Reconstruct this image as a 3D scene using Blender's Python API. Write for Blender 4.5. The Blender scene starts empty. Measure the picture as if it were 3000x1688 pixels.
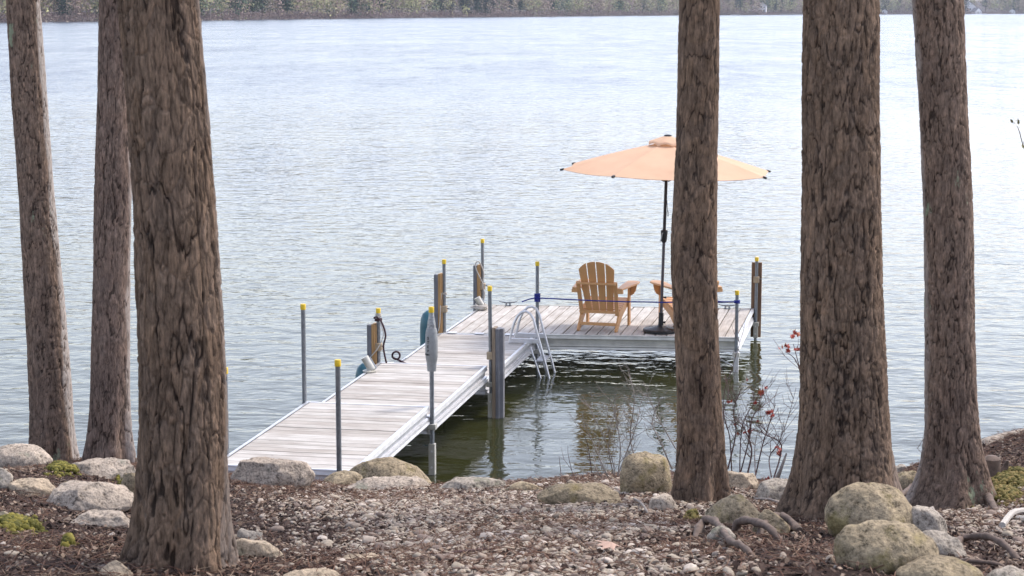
import bpy, bmesh, math, random
import numpy as np
from mathutils import Vector, Matrix, Quaternion
R = math.radians
PI = math.pi
rng = random.Random(7)
nrg = np.random.default_rng(11)
SC = bpy.context.scene
COL = SC.collection

# ------------------------------------------------------------------ camera
F, CX, CY, HC, YH = 5700.0, 1500.0, 844.0, 4.64, 28.0     # photo pixels, eye height above the lake
PIT = math.atan((CY - YH) / F)
cd = bpy.data.cameras.new('camera'); cam = bpy.data.objects.new('camera', cd); COL.objects.link(cam)
cd.sensor_width = 36; cd.lens = 36 * F / 3000
cd.clip_start = 0.1; cd.clip_end = 9000
cam.location = (0, 0, HC); cam.rotation_euler = (PI / 2 - PIT, 0, 0)
cd.dof.use_dof = True; cd.dof.focus_distance = 21; cd.dof.aperture_fstop = 14
SC.camera = cam

# ------------------------------------------------------------------ sky, sun, exposure
SUN_EL, SUN_AZ = 55, 58            # azimuth clockwise from +Y (over the lake) to the right
W = bpy.data.worlds.new('World'); SC.world = W; W.use_nodes = True
nt = W.node_tree; nt.nodes.clear()
sky = nt.nodes.new('ShaderNodeTexSky'); sky.sky_type = 'NISHITA'; sky.sun_disc = False
sky.sun_elevation = R(SUN_EL); sky.sun_rotation = R(SUN_AZ); sky.air_density = 1.0; sky.dust_density = 1.3; sky.ozone_density = 1.0
hs = nt.nodes.new('ShaderNodeHueSaturation'); hs.inputs['Saturation'].default_value = 0.62
bg = nt.nodes.new('ShaderNodeBackground'); bg.inputs['Strength'].default_value = 0.135
wo = nt.nodes.new('ShaderNodeOutputWorld')
nt.links.new(sky.outputs[0], hs.inputs['Color']); tn = nt.nodes.new('ShaderNodeVectorMath'); tn.operation = 'MULTIPLY'; tn.inputs[1].default_value = (1.02, .975, .995); nt.links.new(hs.outputs[0], tn.inputs[0]); nt.links.new(tn.outputs[0], bg.inputs['Color']); nt.links.new(bg.outputs[0], wo.inputs['Surface'])
sd = bpy.data.lights.new('sun', 'SUN'); sd.energy = 1.1; sd.angle = R(14); sd.color = (1, .91, .79)
so = bpy.data.objects.new('sun', sd); COL.objects.link(so)
dirv = Vector((math.sin(R(SUN_AZ)) * math.cos(R(SUN_EL)), math.cos(R(SUN_AZ)) * math.cos(R(SUN_EL)), math.sin(R(SUN_EL))))
so.rotation_euler = (-dirv).to_track_quat('-Z', 'Y').to_euler()
SC.view_settings.view_transform = 'Standard'; SC.view_settings.look = 'None'
SC.view_settings.exposure = 1.38; SC.view_settings.gamma = 1; SC.view_settings.use_curve_mapping = False
SC.cycles.max_bounces = 8; SC.cycles.diffuse_bounces = 3; SC.cycles.glossy_bounces = 3; SC.cycles.transparent_max_bounces = 12
SC.cycles.volume_bounces = 1
SC.cycles.use_denoising = True

# ------------------------------------------------------------------ geometry of the view: a photo pixel to a point in the place
def ray(px, py):
    u = -(py - CY) / F
    return ((px - CX) / F, math.cos(PIT) + u * math.sin(PIT), -math.sin(PIT) + u * math.cos(PIT))
def atz(px, py, z):
    d = ray(px, py); t = (z - HC) / d[2]; return Vector((d[0] * t, d[1] * t, z))
def aty(px, py, Y):
    d = ray(px, py); t = Y / d[1]; return Vector((d[0] * t, Y, HC + d[2] * t))
K = 3000 / 2575.0     # measurements below are in a 2575 px wide view of the photo

# ------------------------------------------------------------------ numpy noise
def _h(ix, iy, iz, s=0):
    n = (ix.astype(np.int64) * 374761393 + iy.astype(np.int64) * 668265263 + iz.astype(np.int64) * 2147483647 + s * 974634777) & 0xffffffff
    n = (n ^ (n >> 13)) * 1274126177 & 0xffffffff
    n = (n ^ (n >> 16)) * 2246822519 & 0xffffffff
    return ((n ^ (n >> 15)) & 0xffffff) / float(0xffffff)
def vnoise(x, y, z, s=0):
    ix, iy, iz = np.floor(x), np.floor(y), np.floor(z)
    fx, fy, fz = x - ix, y - iy, z - iz
    fx = fx * fx * (3 - 2 * fx); fy = fy * fy * (3 - 2 * fy); fz = fz * fz * (3 - 2 * fz)
    r = 0
    for a in (0, 1):
        for b in (0, 1):
            for c in (0, 1):
                w = (fx if a else 1 - fx) * (fy if b else 1 - fy) * (fz if c else 1 - fz)
                r = r + w * _h(ix + a, iy + b, iz + c, s)
    return r * 2 - 1
def fbm(x, y, z, o=4, s=0):
    r = 0; a = 1; t = 0
    for i in range(o):
        r = r + a * vnoise(x * 2 ** i + 7.3 * i, y * 2 ** i + 3.1 * i, z * 2 ** i, s + i); t += a; a *= .5
    return r / t
def worley(x, y, z, s=0):
    ix, iy, iz = np.floor(x), np.floor(y), np.floor(z)
    f1 = np.full(x.shape, 9.0); f2 = np.full(x.shape, 9.0); cid = np.zeros(x.shape)
    for a in (-1, 0, 1):
        for b in (-1, 0, 1):
            for c in (-1, 0, 1):
                jx, jy, jz = ix + a, iy + b, iz + c
                d = (jx + _h(jx, jy, jz, s) - x) ** 2 + (jy + _h(jx, jy, jz, s + 1) - y) ** 2 + (jz + _h(jx, jy, jz, s + 2) - z) ** 2
                n = d < f1
                f2 = np.where(n, f1, np.minimum(f2, d)); cid = np.where(n, _h(jx, jy, jz, s + 3), cid); f1 = np.where(n, d, f1)
    return np.sqrt(f1), np.sqrt(f2), cid
def sstep(a, b, x):
    t = np.clip((x - a) / (b - a), 0, 1); return t * t * (3 - 2 * t)

# ------------------------------------------------------------------ mesh helpers
def mesh(name, V, Fc, mat=None, smooth=False):
    me = bpy.data.meshes.new(name)
    if isinstance(V, np.ndarray):
        n, k = Fc.shape
        me.vertices.add(len(V)); me.vertices.foreach_set('co', V.astype(np.float32).ravel())
        me.loops.add(n * k); me.loops.foreach_set('vertex_index', Fc.astype(np.int32).ravel())
        me.polygons.add(n); me.polygons.foreach_set('loop_start', np.arange(0, n * k, k, dtype=np.int32))
        me.update(calc_edges=True); me.validate()
    else:
        me.from_pydata(V, [], Fc); me.update()
    if mat: me.materials.append(mat)
    if smooth: me.polygons.foreach_set('use_smooth', [True] * len(me.polygons))
    return me
def put(name, me, parent=None, loc=(0, 0, 0), rot=(0, 0, 0)):
    o = bpy.data.objects.new(name, me); COL.objects.link(o); o.location = loc; o.rotation_euler = rot
    if parent: o.parent = parent
    return o
def tag(o, label=None, cat=None, group=None, kind=None):
    if label: o['label'] = label
    if cat: o['category'] = cat
    if group: o['group'] = group
    if kind: o['kind'] = kind
    return o
def thing(name, label, cat, loc=(0, 0, 0), rz=0, group=None):
    return tag(put(name, None, None, loc, (0, 0, rz)), label, cat, group)

class MB:
    """collects simple shapes into one mesh"""
    def __init__(s): s.v = []; s.f = []
    def box(s, x0, x1, y0, y1, z0, z1, fn=None):
        b = len(s.v)
        P = [(x, y, z) for z in (z0, z1) for y in (y0, y1) for x in (x0, x1)]
        s.v += [fn(*p) if fn else p for p in P]
        s.f += [tuple(b + i for i in q) for q in ((0, 2, 3, 1), (4, 5, 7, 6), (0, 1, 5, 4), (2, 6, 7, 3), (0, 4, 6, 2), (1, 3, 7, 5))]
        return s
    def bar(s, a, b, w, t, up=(0, 0, 1)):
        """board from a to b, w wide, t thick"""
        a, b = Vector(a), Vector(b); d = (b - a).normalized(); sx = d.cross(Vector(up)).normalized(); sz = sx.cross(d).normalized()
        k = len(s.v)
        for p in (a, b):
            for i, j in ((-1, -1), (1, -1), (1, 1), (-1, 1)): s.v.append(tuple(p + sx * (i * w / 2) + sz * (j * t / 2)))
        s.f += [(k, k + 1, k + 2, k + 3), (k + 7, k + 6, k + 5, k + 4)] + [(k + i, k + 4 + i, k + 4 + (i + 1) % 4, k + (i + 1) % 4) for i in range(4)]
        return s
    def tube(s, pts, rad, n=8, cap=True):
        pts = [Vector(p) for p in pts]; N = len(pts)
        if not isinstance(rad, (list, tuple)): rad = [rad] * N
        k = len(s.v); ref = Vector((0.31, .17, .93)).normalized(); pu = None
        for i, p in enumerate(pts):
            t = (pts[min(i + 1, N - 1)] - pts[max(i - 1, 0)]).normalized()
            if pu is None:
                pu = t.cross(ref);
                if pu.length < 1e-3: pu = t.cross(Vector((1, 0, 0)))
            pu = (pu - t * pu.dot(t)).normalized(); pv = t.cross(pu)
            for j in range(n):
                a = 2 * PI * j / n; s.v.append(tuple(p + (pu * math.cos(a) + pv * math.sin(a)) * rad[i]))
        for i in range(N - 1):
            for j in range(n):
                s.f.append((k + i * n + j, k + i * n + (j + 1) % n, k + (i + 1) * n + (j + 1) % n, k + (i + 1) * n + j))
        if cap: s.f.append(tuple(k + j for j in range(n))[::-1]); s.f.append(tuple(k + (N - 1) * n + j for j in range(n)))
        return s
    def lathe(s, prof, n=24, c=(0, 0)):
        """prof: list of (r, z)"""
        k = len(s.v); m = len(prof)
        for r, z in prof:
            for j in range(n):
                a = 2 * PI * j / n; s.v.append((c[0] + r * math.cos(a), c[1] + r * math.sin(a), z))
        for i in range(m - 1):
            for j in range(n): s.f.append((k + i * n + j, k + i * n + (j + 1) % n, k + (i + 1) * n + (j + 1) % n, k + (i + 1) * n + j))
        s.f.append(tuple(k + j for j in range(n))[::-1]); s.f.append(tuple(k + (m - 1) * n + j for j in range(n)))
        return s
    def prism(s, poly, axis, a, b):
        """poly extruded; axis 'x': poly is (y,z); 'y': (x,z); 'z': (x,y)"""
        k = len(s.v); n = len(poly)
        for h in (a, b):
            for p, q in poly: s.v.append({'x': (h, p, q), 'y': (p, h, q), 'z': (p, q, h)}[axis])
        s.f += [tuple(k + i for i in range(n)), tuple(k + n + i for i in range(n))[::-1]]
        s.f += [(k + i, k + n + i, k + n + (i + 1) % n, k + (i + 1) % n) for i in range(n)]
        return s
    def mesh(s, name, mat, smooth=False, bevel=0):
        me = mesh(name, s.v, s.f, mat, False)
        bm = bmesh.new(); bm.from_mesh(me)
        bmesh.ops.recalc_face_normals(bm, faces=bm.faces)
        if bevel: bmesh.ops.bevel(bm, geom=list(bm.edges), offset=bevel, segments=1, affect='EDGES')
        bm.to_mesh(me); bm.free()
        if smooth:
            me.polygons.foreach_set('use_smooth', [True] * len(me.polygons))
            me.set_sharp_from_angle(angle=R(40))
        return me
    def part(s, name, mat, parent=None, smooth=False, bevel=0, loc=(0, 0, 0), rot=(0, 0, 0)):
        return put(name, s.mesh(name, mat, smooth, bevel), parent, loc, rot)

# ------------------------------------------------------------------ materials
class NT:
    def __init__(s, name):
        s.m = bpy.data.materials.new(name); s.m.use_nodes = True; s.t = s.m.node_tree; s.t.nodes.clear()
        s.out = s.n('OutputMaterial')
    def n(s, ty, **k):
        nd = s.t.nodes.new('ShaderNode' + ty)
        for a, b in k.items(): setattr(nd, a, b)
        return nd
    def l(s, a, b): s.t.links.new(a, b)
    def setin(s, nd, k, v):
        i = nd.inputs[k]
        if isinstance(v, bpy.types.NodeSocket): s.l(v, i)
        elif isinstance(v, (tuple, list)) and len(v) == 3 and i.type == 'RGBA': i.default_value = (*v, 1)
        else: i.default_value = v
    def coord(s, kind='Object', scale=(1, 1, 1), rnd=0):
        tc = s.n('TexCoord'); o = tc.outputs[kind]
        if rnd:
            oi = s.n('ObjectInfo'); vm = s.n('VectorMath', operation='MULTIPLY_ADD')
            s.l(oi.outputs['Random'], vm.inputs[0]); vm.inputs[1].default_value = (rnd, rnd * .7, rnd * 1.3); s.l(o, vm.inputs[2]); o = vm.outputs[0]
        mp = s.n('Mapping'); s.l(o, mp.inputs[0]); mp.inputs['Scale'].default_value = scale
        return mp.outputs[0]
    def noise(s, vec, scale, detail=4, rough=.55, dist=0):
        nd = s.n('TexNoise'); s.l(vec, nd.inputs['Vector']); nd.inputs['Scale'].default_value = scale
        nd.inputs['Detail'].default_value = detail; nd.inputs['Roughness'].default_value = rough; nd.inputs['Distortion'].default_value = dist
        return nd.outputs[0]
    def ramp(s, f, *st):
        nd = s.n('ValToRGB'); s.l(f, nd.inputs[0]); e = nd.color_ramp.elements
        while len(e) < len(st): e.new(.5)
        for i, (p, c) in enumerate(st):
            e[i].position = p; e[i].color = (*c, 1) if isinstance(c, (tuple, list)) else (c, c, c, 1)
        return nd.outputs[0]
    def mix(s, f, a, b, mode='MIX'):
        nd = s.n('Mix', data_type='RGBA', blend_type=mode); s.setin(nd, 0, f); s.setin(nd, 6, a); s.setin(nd, 7, b); return nd.outputs[2]
    def math(s, op, a, b=0.0, clamp=False):
        nd = s.n('Math', operation=op, use_clamp=clamp); s.setin(nd, 0, a); s.setin(nd, 1, b); return nd.outputs[0]
    def bump(s, h, strength=.5, dist=.01, normal=None):
        nd = s.n('Bump'); s.l(h, nd.inputs['Height']); nd.inputs['Strength'].default_value = strength; nd.inputs['Distance'].default_value = dist
        if normal: s.l(normal, nd.inputs['Normal'])
        return nd.outputs[0]
    def bsdf(s, **k):
        nd = s.n('BsdfPrincipled')
        for a, b in k.items(): s.setin(nd, a.replace('_', ' '), b)
        s.l(nd.outputs[0], s.out.inputs['Surface']); return nd

def simple(name, col, rough=.6, metal=0, var=.15, scale=14, bumpd=0, rnd=3, **k):
    t = NT(name); v = t.coord('Object', rnd=rnd)
    n = t.noise(v, scale, 5)
    c = t.mix(t.ramp(n, (.3, 1 - var), (.7, 1 + var)), (0, 0, 0), col, 'MIX') if False else t.mix(1.0, col, t.ramp(n, (.3, 1 - var), (.7, 1.0)), 'MULTIPLY')
    kw = dict(Base_Color=c, Roughness=rough, Metallic=metal)
    if bumpd: kw['Normal'] = t.bump(n, .6, bumpd)
    kw.update(k); t.bsdf(**kw); return t.m

def mat_wood(name, axis, cols=((.30, .275, .24), (.54, .515, .47), (.66, .64, .60))):
    t = NT(name)
    sc = (1.2, 26, 26) if axis == 'x' else (26, 1.2, 26)
    v = t.coord('Object', sc, rnd=9)
    g = t.noise(v, 1.6, 6, .62, .4)
    v2 = t.coord('Object', (2.2, 2.2, 2.2), rnd=5)
    blot = t.noise(v2, 1.4, 3)
    c = t.ramp(g, (.25, cols[0]), (.5, cols[1]), (.75, cols[2]))
    oi = t.n('ObjectInfo')
    c = t.mix(1.0, c, t.ramp(oi.outputs['Random'], (0, (.80, .77, .75)), (.5, (.95, .95, .95)), (1, (1.0, .99, 1.0))), 'MULTIPLY')
    c = t.mix(1.0, c, t.ramp(blot, (.32, (.78, .75, .73)), (.6, (1, 1, 1))), 'MULTIPLY')
    kn = t.n('TexVoronoi'); t.l(t.coord('Object', (5, 9, 5) if axis == 'x' else (9, 5, 5), rnd=7), kn.inputs['Vector']); kn.inputs['Scale'].default_value = 1
    c = t.mix(t.ramp(kn.outputs['Distance'], (.03, .8), (.07, 0.0)), c, (.13, .1, .085))
    t.bsdf(Base_Color=c, Roughness=.75, Normal=t.bump(g, .5, .002), Specular_IOR_Level=.35); return t.m
M = {}
M['deck_x'] = mat_wood('weathered_wood_cross', 'x')
M['deck_y'] = mat_wood('weathered_wood_long', 'y')
M['alu'] = simple('aluminium', (.74, .74, .75), .38, .75, .22, 9, rnd=4)
M['white_alu'] = simple('white_aluminium', (.80, .80, .82), .4, .1, .12, 7, rnd=4)
M['alu_paint'] = simple('dull_aluminium', (.62, .60, .53), .45, .45, .3, 7, rnd=4)
M['galv'] = simple('galvanised_pipe', (.27, .29, .31), .42, .65, .35, 30)
M['cap'] = simple('yellow_plastic', (.80, .54, .01), .45, 0, .2, 20)
M['rubber'] = simple('grey_rubber', (.17, .17, .185), .55, 0, .3, 12)
M['board'] = mat_wood('cedar_board', 'z' if False else 'x', ((.30, .16, .06), (.42, .25, .10), (.5, .31, .14)))
def mat_vwood(name, cols):
    t = NT(name); v = t.coord('Object', (22, 22, 1.2), rnd=9); g = t.noise(v, 1.6, 6, .6, .5)
    t.bsdf(Base_Color=t.ramp(g, (.3, cols[0]), (.55, cols[1]), (.75, cols[2])), Roughness=.7, Normal=t.bump(g, .5, .002)); return t.m
M['board'] = mat_vwood('cedar_board', ((.26, .14, .05), (.42, .25, .10), (.50, .32, .15)))
M['board_dark'] = mat_vwood('dark_cedar_board', ((.10, .055, .03), (.19, .11, .06), (.27, .16, .09)))
M['clamp'] = simple('tan_clamp', (.42, .33, .22), .6, .1, .3, 20)
M['tape'] = simple('silver_tape', (.42, .43, .44), .3, .6, .6, 60, .006)
M['sleeve'] = simple('grey_plastic', (.30, .31, .31), .5, 0, .18, 25)
M['black'] = simple('black_plastic', (.018, .018, .02), .4, 0, .3, 20)
M['ink'] = simple('black_ink', (.02, .02, .02), .6)
M['pole'] = simple('dark_bronze_pole', (.035, .028, .032), .35, .3, .2, 20)
M['pole_low'] = simple('grey_brown_pole', (.10, .09, .10), .4, .3, .2, 20)
M['chair'] = simple('tan_poly_lumber', (.62, .33, .135), .48, 0, .10, 6, rnd=2)
M['rope_blue'] = simple('blue_rope', (.03, .045, .35), .8, 0, .7, 90)
M['rope_white'] = simple('white_rope', (.60, .56, .50), .85, 0, .4, 90)
M['rope_maroon'] = simple('maroon_rope', (.06, .022, .03), .8, 0, .6, 90)
M['teal'] = simple('teal_vinyl', (.035, .15, .19), .35, 0, .45, 5)
def mat_canopy():
    t = NT('peach_fabric'); v = t.coord('Object', (1, 1, 1)); n = t.noise(v, 2.5, 4); w = t.noise(v, 240, 2)
    c = t.ramp(n, (.3, (.82, .57, .39)), (.7, (.90, .66, .47)))
    b = t.n('BsdfPrincipled'); t.l(c, b.inputs['Base Color']); b.inputs['Roughness'].default_value = .9
    t.l(t.bump(w, .3, .001), b.inputs['Normal'])
    tr = t.n('BsdfTranslucent'); t.l(c, tr.inputs['Color']); mx = t.n('MixShader'); mx.inputs[0].default_value = .4
    t.l(b.outputs[0], mx.inputs[1]); t.l(tr.outputs[0], mx.inputs[2]); t.l(mx.outputs[0], t.out.inputs['Surface']); return t.m
M['canopy'] = mat_canopy()

def mat_bark(name, ridge, mid, furrow, lichen=(.30, .36, .24), lich=.62):
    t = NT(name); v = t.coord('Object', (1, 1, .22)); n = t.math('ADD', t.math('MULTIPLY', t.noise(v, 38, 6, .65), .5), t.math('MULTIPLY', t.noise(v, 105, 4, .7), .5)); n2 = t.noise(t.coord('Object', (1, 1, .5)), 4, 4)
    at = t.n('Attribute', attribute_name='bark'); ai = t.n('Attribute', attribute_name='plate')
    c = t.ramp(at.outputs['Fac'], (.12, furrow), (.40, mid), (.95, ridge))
    c = t.mix(t.math('MULTIPLY', ai.outputs['Fac'], .55), c, t.mix(.5, c, (.17, .145, .13)))
    c = t.mix(1.0, c, t.ramp(n, (.37, (.40, .38, .36)), (.5, (.92, .9, .88)), (.62, (1.6, 1.52, 1.44))), 'MULTIPLY')
    c = t.mix(1.0, c, t.ramp(n2, (.3, (.75, .74, .75)), (.7, (1.1, 1.08, 1.05))), 'MULTIPLY')
    aw = t.n('Attribute', attribute_name='weathered'); c = t.mix(aw.outputs['Fac'], c, (.46, .41, .37))  # pale flaking bark, with light from the lake side also painted into the colour
    lv = t.noise(t.coord('Object', (1, 1, .55)), 3.1, 6, .7)
    c = t.mix(t.ramp(lv, (lich, 0.0), (lich + .035, .75)), c, lichen)
    t.bsdf(Base_Color=c, Roughness=.95, Specular_IOR_Level=.15, Normal=t.bump(n, 1.0, .014)); return t.m
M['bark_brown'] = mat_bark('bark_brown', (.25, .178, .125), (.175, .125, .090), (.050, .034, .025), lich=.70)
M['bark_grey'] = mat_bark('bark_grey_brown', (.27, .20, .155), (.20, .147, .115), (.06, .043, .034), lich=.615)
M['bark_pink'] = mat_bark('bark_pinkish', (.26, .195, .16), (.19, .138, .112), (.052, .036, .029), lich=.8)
M['root'] = simple('root_bark', (.20, .145, .115), .9, 0, .6, 22, .008)

def mat_rock(name, base, dark, lichen, lamt, moss=0.0):
    t = NT(name); v = t.coord('Object', rnd=20)
    big = t.noise(v, 2.2, 5, .6); sp = t.math('ADD', t.math('MULTIPLY', t.noise(v, 60, 4, .7), .55), t.math('MULTIPLY', t.noise(v, 19, 4, .75), .45)); lv = t.noise(v, 5, 7, .68)
    c = t.mix(t.ramp(big, (.3, 0.0), (.7, 1.0)), dark, base)
    c = t.mix(1.0, c, t.ramp(sp, (.38, (.25, .24, .23)), (.47, (.85, .84, .83)), (.62, (1.45, 1.42, 1.38))), 'MULTIPLY')
    c = t.mix(t.ramp(lv, (lamt, 0.0), (lamt + .12, .8)), c, t.mix(1.0, lichen, t.ramp(sp, (.3, .55), (.65, 1.2)), 'MULTIPLY'))
    vo = t.n('TexVoronoi', feature='DISTANCE_TO_EDGE'); t.l(v, vo.inputs['Vector']); vo.inputs['Scale'].default_value = 2.1
    h = t.math('ADD', t.math('MULTIPLY', sp, .6), t.math('MULTIPLY', big, 2.0))
    t.bsdf(Base_Color=c, Roughness=.92, Specular_IOR_Level=.2, Normal=t.bump(h, 1.0, .03)); return t.m
M['rock_pale'] = mat_rock('granite_pale', (.52, .445, .365), (.32, .27, .22), (.27, .28, .21), .60)
M['rock_grey'] = mat_rock('granite_grey', (.47, .42, .355), (.28, .245, .20), (.20, .205, .14), .55)
M['rock_green'] = mat_rock('granite_lichen', (.42, .345, .235), (.22, .18, .12), (.25, .205, .085), .53)
M['rock_tan'] = mat_rock('granite_tan', (.50, .41, .30), (.29, .235, .175), (.25, .24, .15), .60)

def mat_ground():
    t = NT('forest_floor'); v = t.coord('Object'); n = t.noise(v, 3, 6, .7); f = t.noise(v, 55, 6, .75); g = t.noise(v, 16, 4, .6)
    c = t.ramp(n, (.3, (.045, .030, .025)), (.5, (.085, .055, .045)), (.7, (.15, .088, .065)))
    c = t.mix(1.0, c, t.ramp(f, (.3, (.4, .38, .38)), (.55, (1.0, 1.0, 1.0)), (.72, (2.0, 1.8, 1.7))), 'MULTIPLY')
    ge = t.n('NewGeometry'); sx = t.n('SeparateXYZ'); t.l(ge.outputs['Position'], sx.inputs[0])
    bed = t.ramp(t.noise(v, 1.3, 5), (.3, (.028, .032, .010)), (.7, (.075, .075, .028)))
    c = t.mix(t.ramp(sx.outputs['Z'], (0.0, 1.0), (.12, 0.0)), c, bed)
    t.bsdf(Base_Color=c, Roughness=.95, Specular_IOR_Level=.15, Normal=t.bump(t.math('ADD', f, g), 1.0, .02)); return t.m
M['ground'] = mat_ground()

def mat_water():
    t = NT('lake_water')
    ge = t.n('NewGeometry'); P = ge.outputs['Position']
    sx = t.n('SeparateXYZ'); t.l(P, sx.inputs[0]); Y = sx.outputs['Y']; X = sx.outputs['X']
    mp = t.n('Mapping'); t.l(P, mp.inputs[0]); mp.inputs['Rotation'].default_value = (0, 0, R(12)); mp.inputs['Scale'].default_value = (.75, 1.15, 1)
    v = mp.outputs[0]
    a = t.noise(v, .5, 3, .55); b = t.noise(v, 1.9, 3, .55, .3); c = t.noise(v, 6.5, 3, .5); d = t.noise(v, 22, 2, .5)
    # wind: calm behind the dock and along the bank, ruffled beyond it, with broad gusts
    gm = t.n('Mapping'); t.l(P, gm.inputs[0]); gm.inputs['Scale'].default_value = (.012, .03, 1)
    gust = t.ramp(t.noise(gm.outputs[0], 1.0, 4), (.3, .65), (.7, 1.35))
    my = t.n('MapRange', interpolation_type='SMOOTHSTEP'); t.l(Y, my.inputs[0]); my.inputs[1].default_value = 22; my.inputs[2].default_value = 34
    xl = t.math('ADD', X, t.math('MULTIPLY', Y, -.19)); 
    ml = t.n('MapRange', interpolation_type='SMOOTHSTEP'); t.l(xl, ml.inputs[0]); ml.inputs[1].default_value = -4.9; ml.inputs[2].default_value = -6.5
    mr = t.n('MapRange', interpolation_type='SMOOTHSTEP'); t.l(xl, mr.inputs[0]); mr.inputs[1].default_value = -1.9; mr.inputs[2].default_value = -.6
    side = t.math('MULTIPLY', t.math('MAXIMUM', ml.outputs[0], mr.outputs[0]), .45)
    wind = t.math('MULTIPLY', t.math('ADD', t.math('MULTIPLY', t.math('MAXIMUM', my.outputs[0], side), .93), .07), gust)
    mf = t.n('MapRange', interpolation_type='SMOOTHSTEP'); t.l(Y, mf.inputs[0]); mf.inputs[1].default_value = 35; mf.inputs[2].default_value = 160
    far = mf.outputs[0]
    h = t.math('MULTIPLY', a, t.math('ADD', t.math('MULTIPLY', far, .10), .018))
    h = t.math('ADD', h, t.math('MULTIPLY', b, t.math('ADD', t.math('MULTIPLY', wind, .011), .025)))
    h = t.math('ADD', h, t.math('MULTIPLY', c, t.math('ADD', t.math('MULTIPLY', wind, .006), .0034)))
    nb = t.bump(h, 1.0, 1.0)
    # wind ripples as direct slopes, so that they do not fade out with distance
    def cn(scale, det, w):
        nd = t.n('TexNoise'); t.l(v, nd.inputs['Vector']); nd.inputs['Scale'].default_value = scale; nd.inputs['Detail'].default_value = det
        q = t.n('VectorMath', operation='MULTIPLY_ADD'); t.l(nd.outputs[1], q.inputs[0]); q.inputs[1].default_value = (4 * w, 2 * w, 0); q.inputs[2].default_value = (-2 * w, -w, 0); return q.outputs[0]
    gm2 = t.n('Mapping'); t.l(P, gm2.inputs[0]); gm2.inputs['Scale'].default_value = (.55, .20, 1); gm2.inputs['Rotation'].default_value = (0, 0, R(-5))
    g2 = t.ramp(t.noise(gm2.outputs[0], 1.0, 4, .7), (.36, .6), (.52, .9), (.68, 1.6))
    gm3 = t.n('Mapping'); t.l(P, gm3.inputs[0]); gm3.inputs['Scale'].default_value = (.16, .045, 1)
    g3 = t.ramp(t.noise(gm3.outputs[0], 1.0, 4, .7), (.38, .55), (.62, 1.6))
    farmix = t.n('Mix', data_type='FLOAT'); t.l(far, farmix.inputs[0]); t.l(g2, farmix.inputs[2]); t.l(t.math('MULTIPLY', t.math('MULTIPLY', g2, g3), 1.9), farmix.inputs[3])
    cal = t.n('MapRange', interpolation_type='SMOOTHSTEP'); t.l(Y, cal.inputs[0]); cal.inputs[1].default_value = 45; cal.inputs[2].default_value = 110; cal.inputs[3].default_value = .48; cal.inputs[4].default_value = 1.0
    f2 = t.n('MapRange', interpolation_type='SMOOTHSTEP'); t.l(Y, f2.inputs[0]); f2.inputs[1].default_value = 180; f2.inputs[2].default_value = 700; f2.inputs[3].default_value = 1.15; f2.inputs[4].default_value = 1.5
    amp = t.math('MULTIPLY', t.math('MULTIPLY', t.math('MULTIPLY', wind, f2.outputs[0]), cal.outputs[0]), farmix.outputs[0])
    sadd = t.n('VectorMath', operation='ADD'); t.l(cn(7.5, 3, .18), sadd.inputs[0]); t.l(cn(1.4, 2, .07), sadd.inputs[1])
    sm = t.n('VectorMath', operation='SCALE'); t.l(sadd.outputs[0], sm.inputs[0]); t.l(amp, sm.inputs['Scale'])
    # farther out the wind drives steep wave faces towards this shore
    ss_ = t.n('SeparateXYZ'); t.l(sm.outputs[0], ss_.inputs[0])
    fm = t.n('MapRange', interpolation_type='SMOOTHSTEP'); t.l(Y, fm.inputs[0]); fm.inputs[1].default_value = 40; fm.inputs[2].default_value = 140; fm.inputs[4].default_value = .92
    yb = t.n('Mix', data_type='FLOAT'); t.l(fm.outputs[0], yb.inputs[0]); t.l(ss_.outputs['Y'], yb.inputs[2]); t.l(t.math('SUBTRACT', t.math('MULTIPLY', t.math('ABSOLUTE', ss_.outputs['Y']), -1.0), .035), yb.inputs[3])
    cb = t.n('CombineXYZ'); t.l(ss_.outputs['X'], cb.inputs[0]); t.l(yb.outputs[0], cb.inputs[1]); t.l(ss_.outputs['Z'], cb.inputs[2])
    va = t.n('VectorMath', operation='ADD'); t.l(nb, va.inputs[0]); t.l(cb.outputs[0], va.inputs[1])
    vn = t.n('VectorMath', operation='NORMALIZE'); t.l(va.outputs[0], vn.inputs[0]); nrm = vn.outputs[0]
    fr = t.n('Fresnel'); fr.inputs[0].default_value = 1.333; t.l(nrm, fr.inputs['Normal'])
    gl = t.n('BsdfGlossy'); gl.inputs['Roughness'].default_value = .03; gl.inputs['Color'].default_value = (1, 1, 1, 1); t.l(nrm, gl.inputs['Normal'])
    tr = t.n('BsdfTransparent'); tr.inputs['Color'].default_value = (.50, .56, .36, 1)
    df = t.n('BsdfDiffuse'); fc = t.n('MapRange', interpolation_type='SMOOTHSTEP'); t.l(Y, fc.inputs[0]); fc.inputs[1].default_value = 26; fc.inputs[2].default_value = 60
    t.l(t.mix(fc.outputs[0], (.052, .056, .018), (.06, .08, .11)), df.inputs['Color'])
    dp = t.n('MapRange'); t.l(Y, dp.inputs[0]); dp.inputs[1].default_value = 17; dp.inputs[2].default_value = 40; dp.inputs[3].default_value = .45; dp.inputs[4].default_value = 1
    m1 = t.n('MixShader'); t.l(dp.outputs[0], m1.inputs[0]); t.l(tr.outputs[0], m1.inputs[1]); t.l(df.outputs[0], m1.inputs[2])
    m2 = t.n('MixShader'); t.l(fr.outputs[0], m2.inputs[0]); t.l(m1.outputs[0], m2.inputs[1]); t.l(gl.outputs[0], m2.inputs[2])
    t.l(m2.outputs[0], t.out.inputs['Surface']); return t.m
M['water'] = mat_water()

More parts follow.
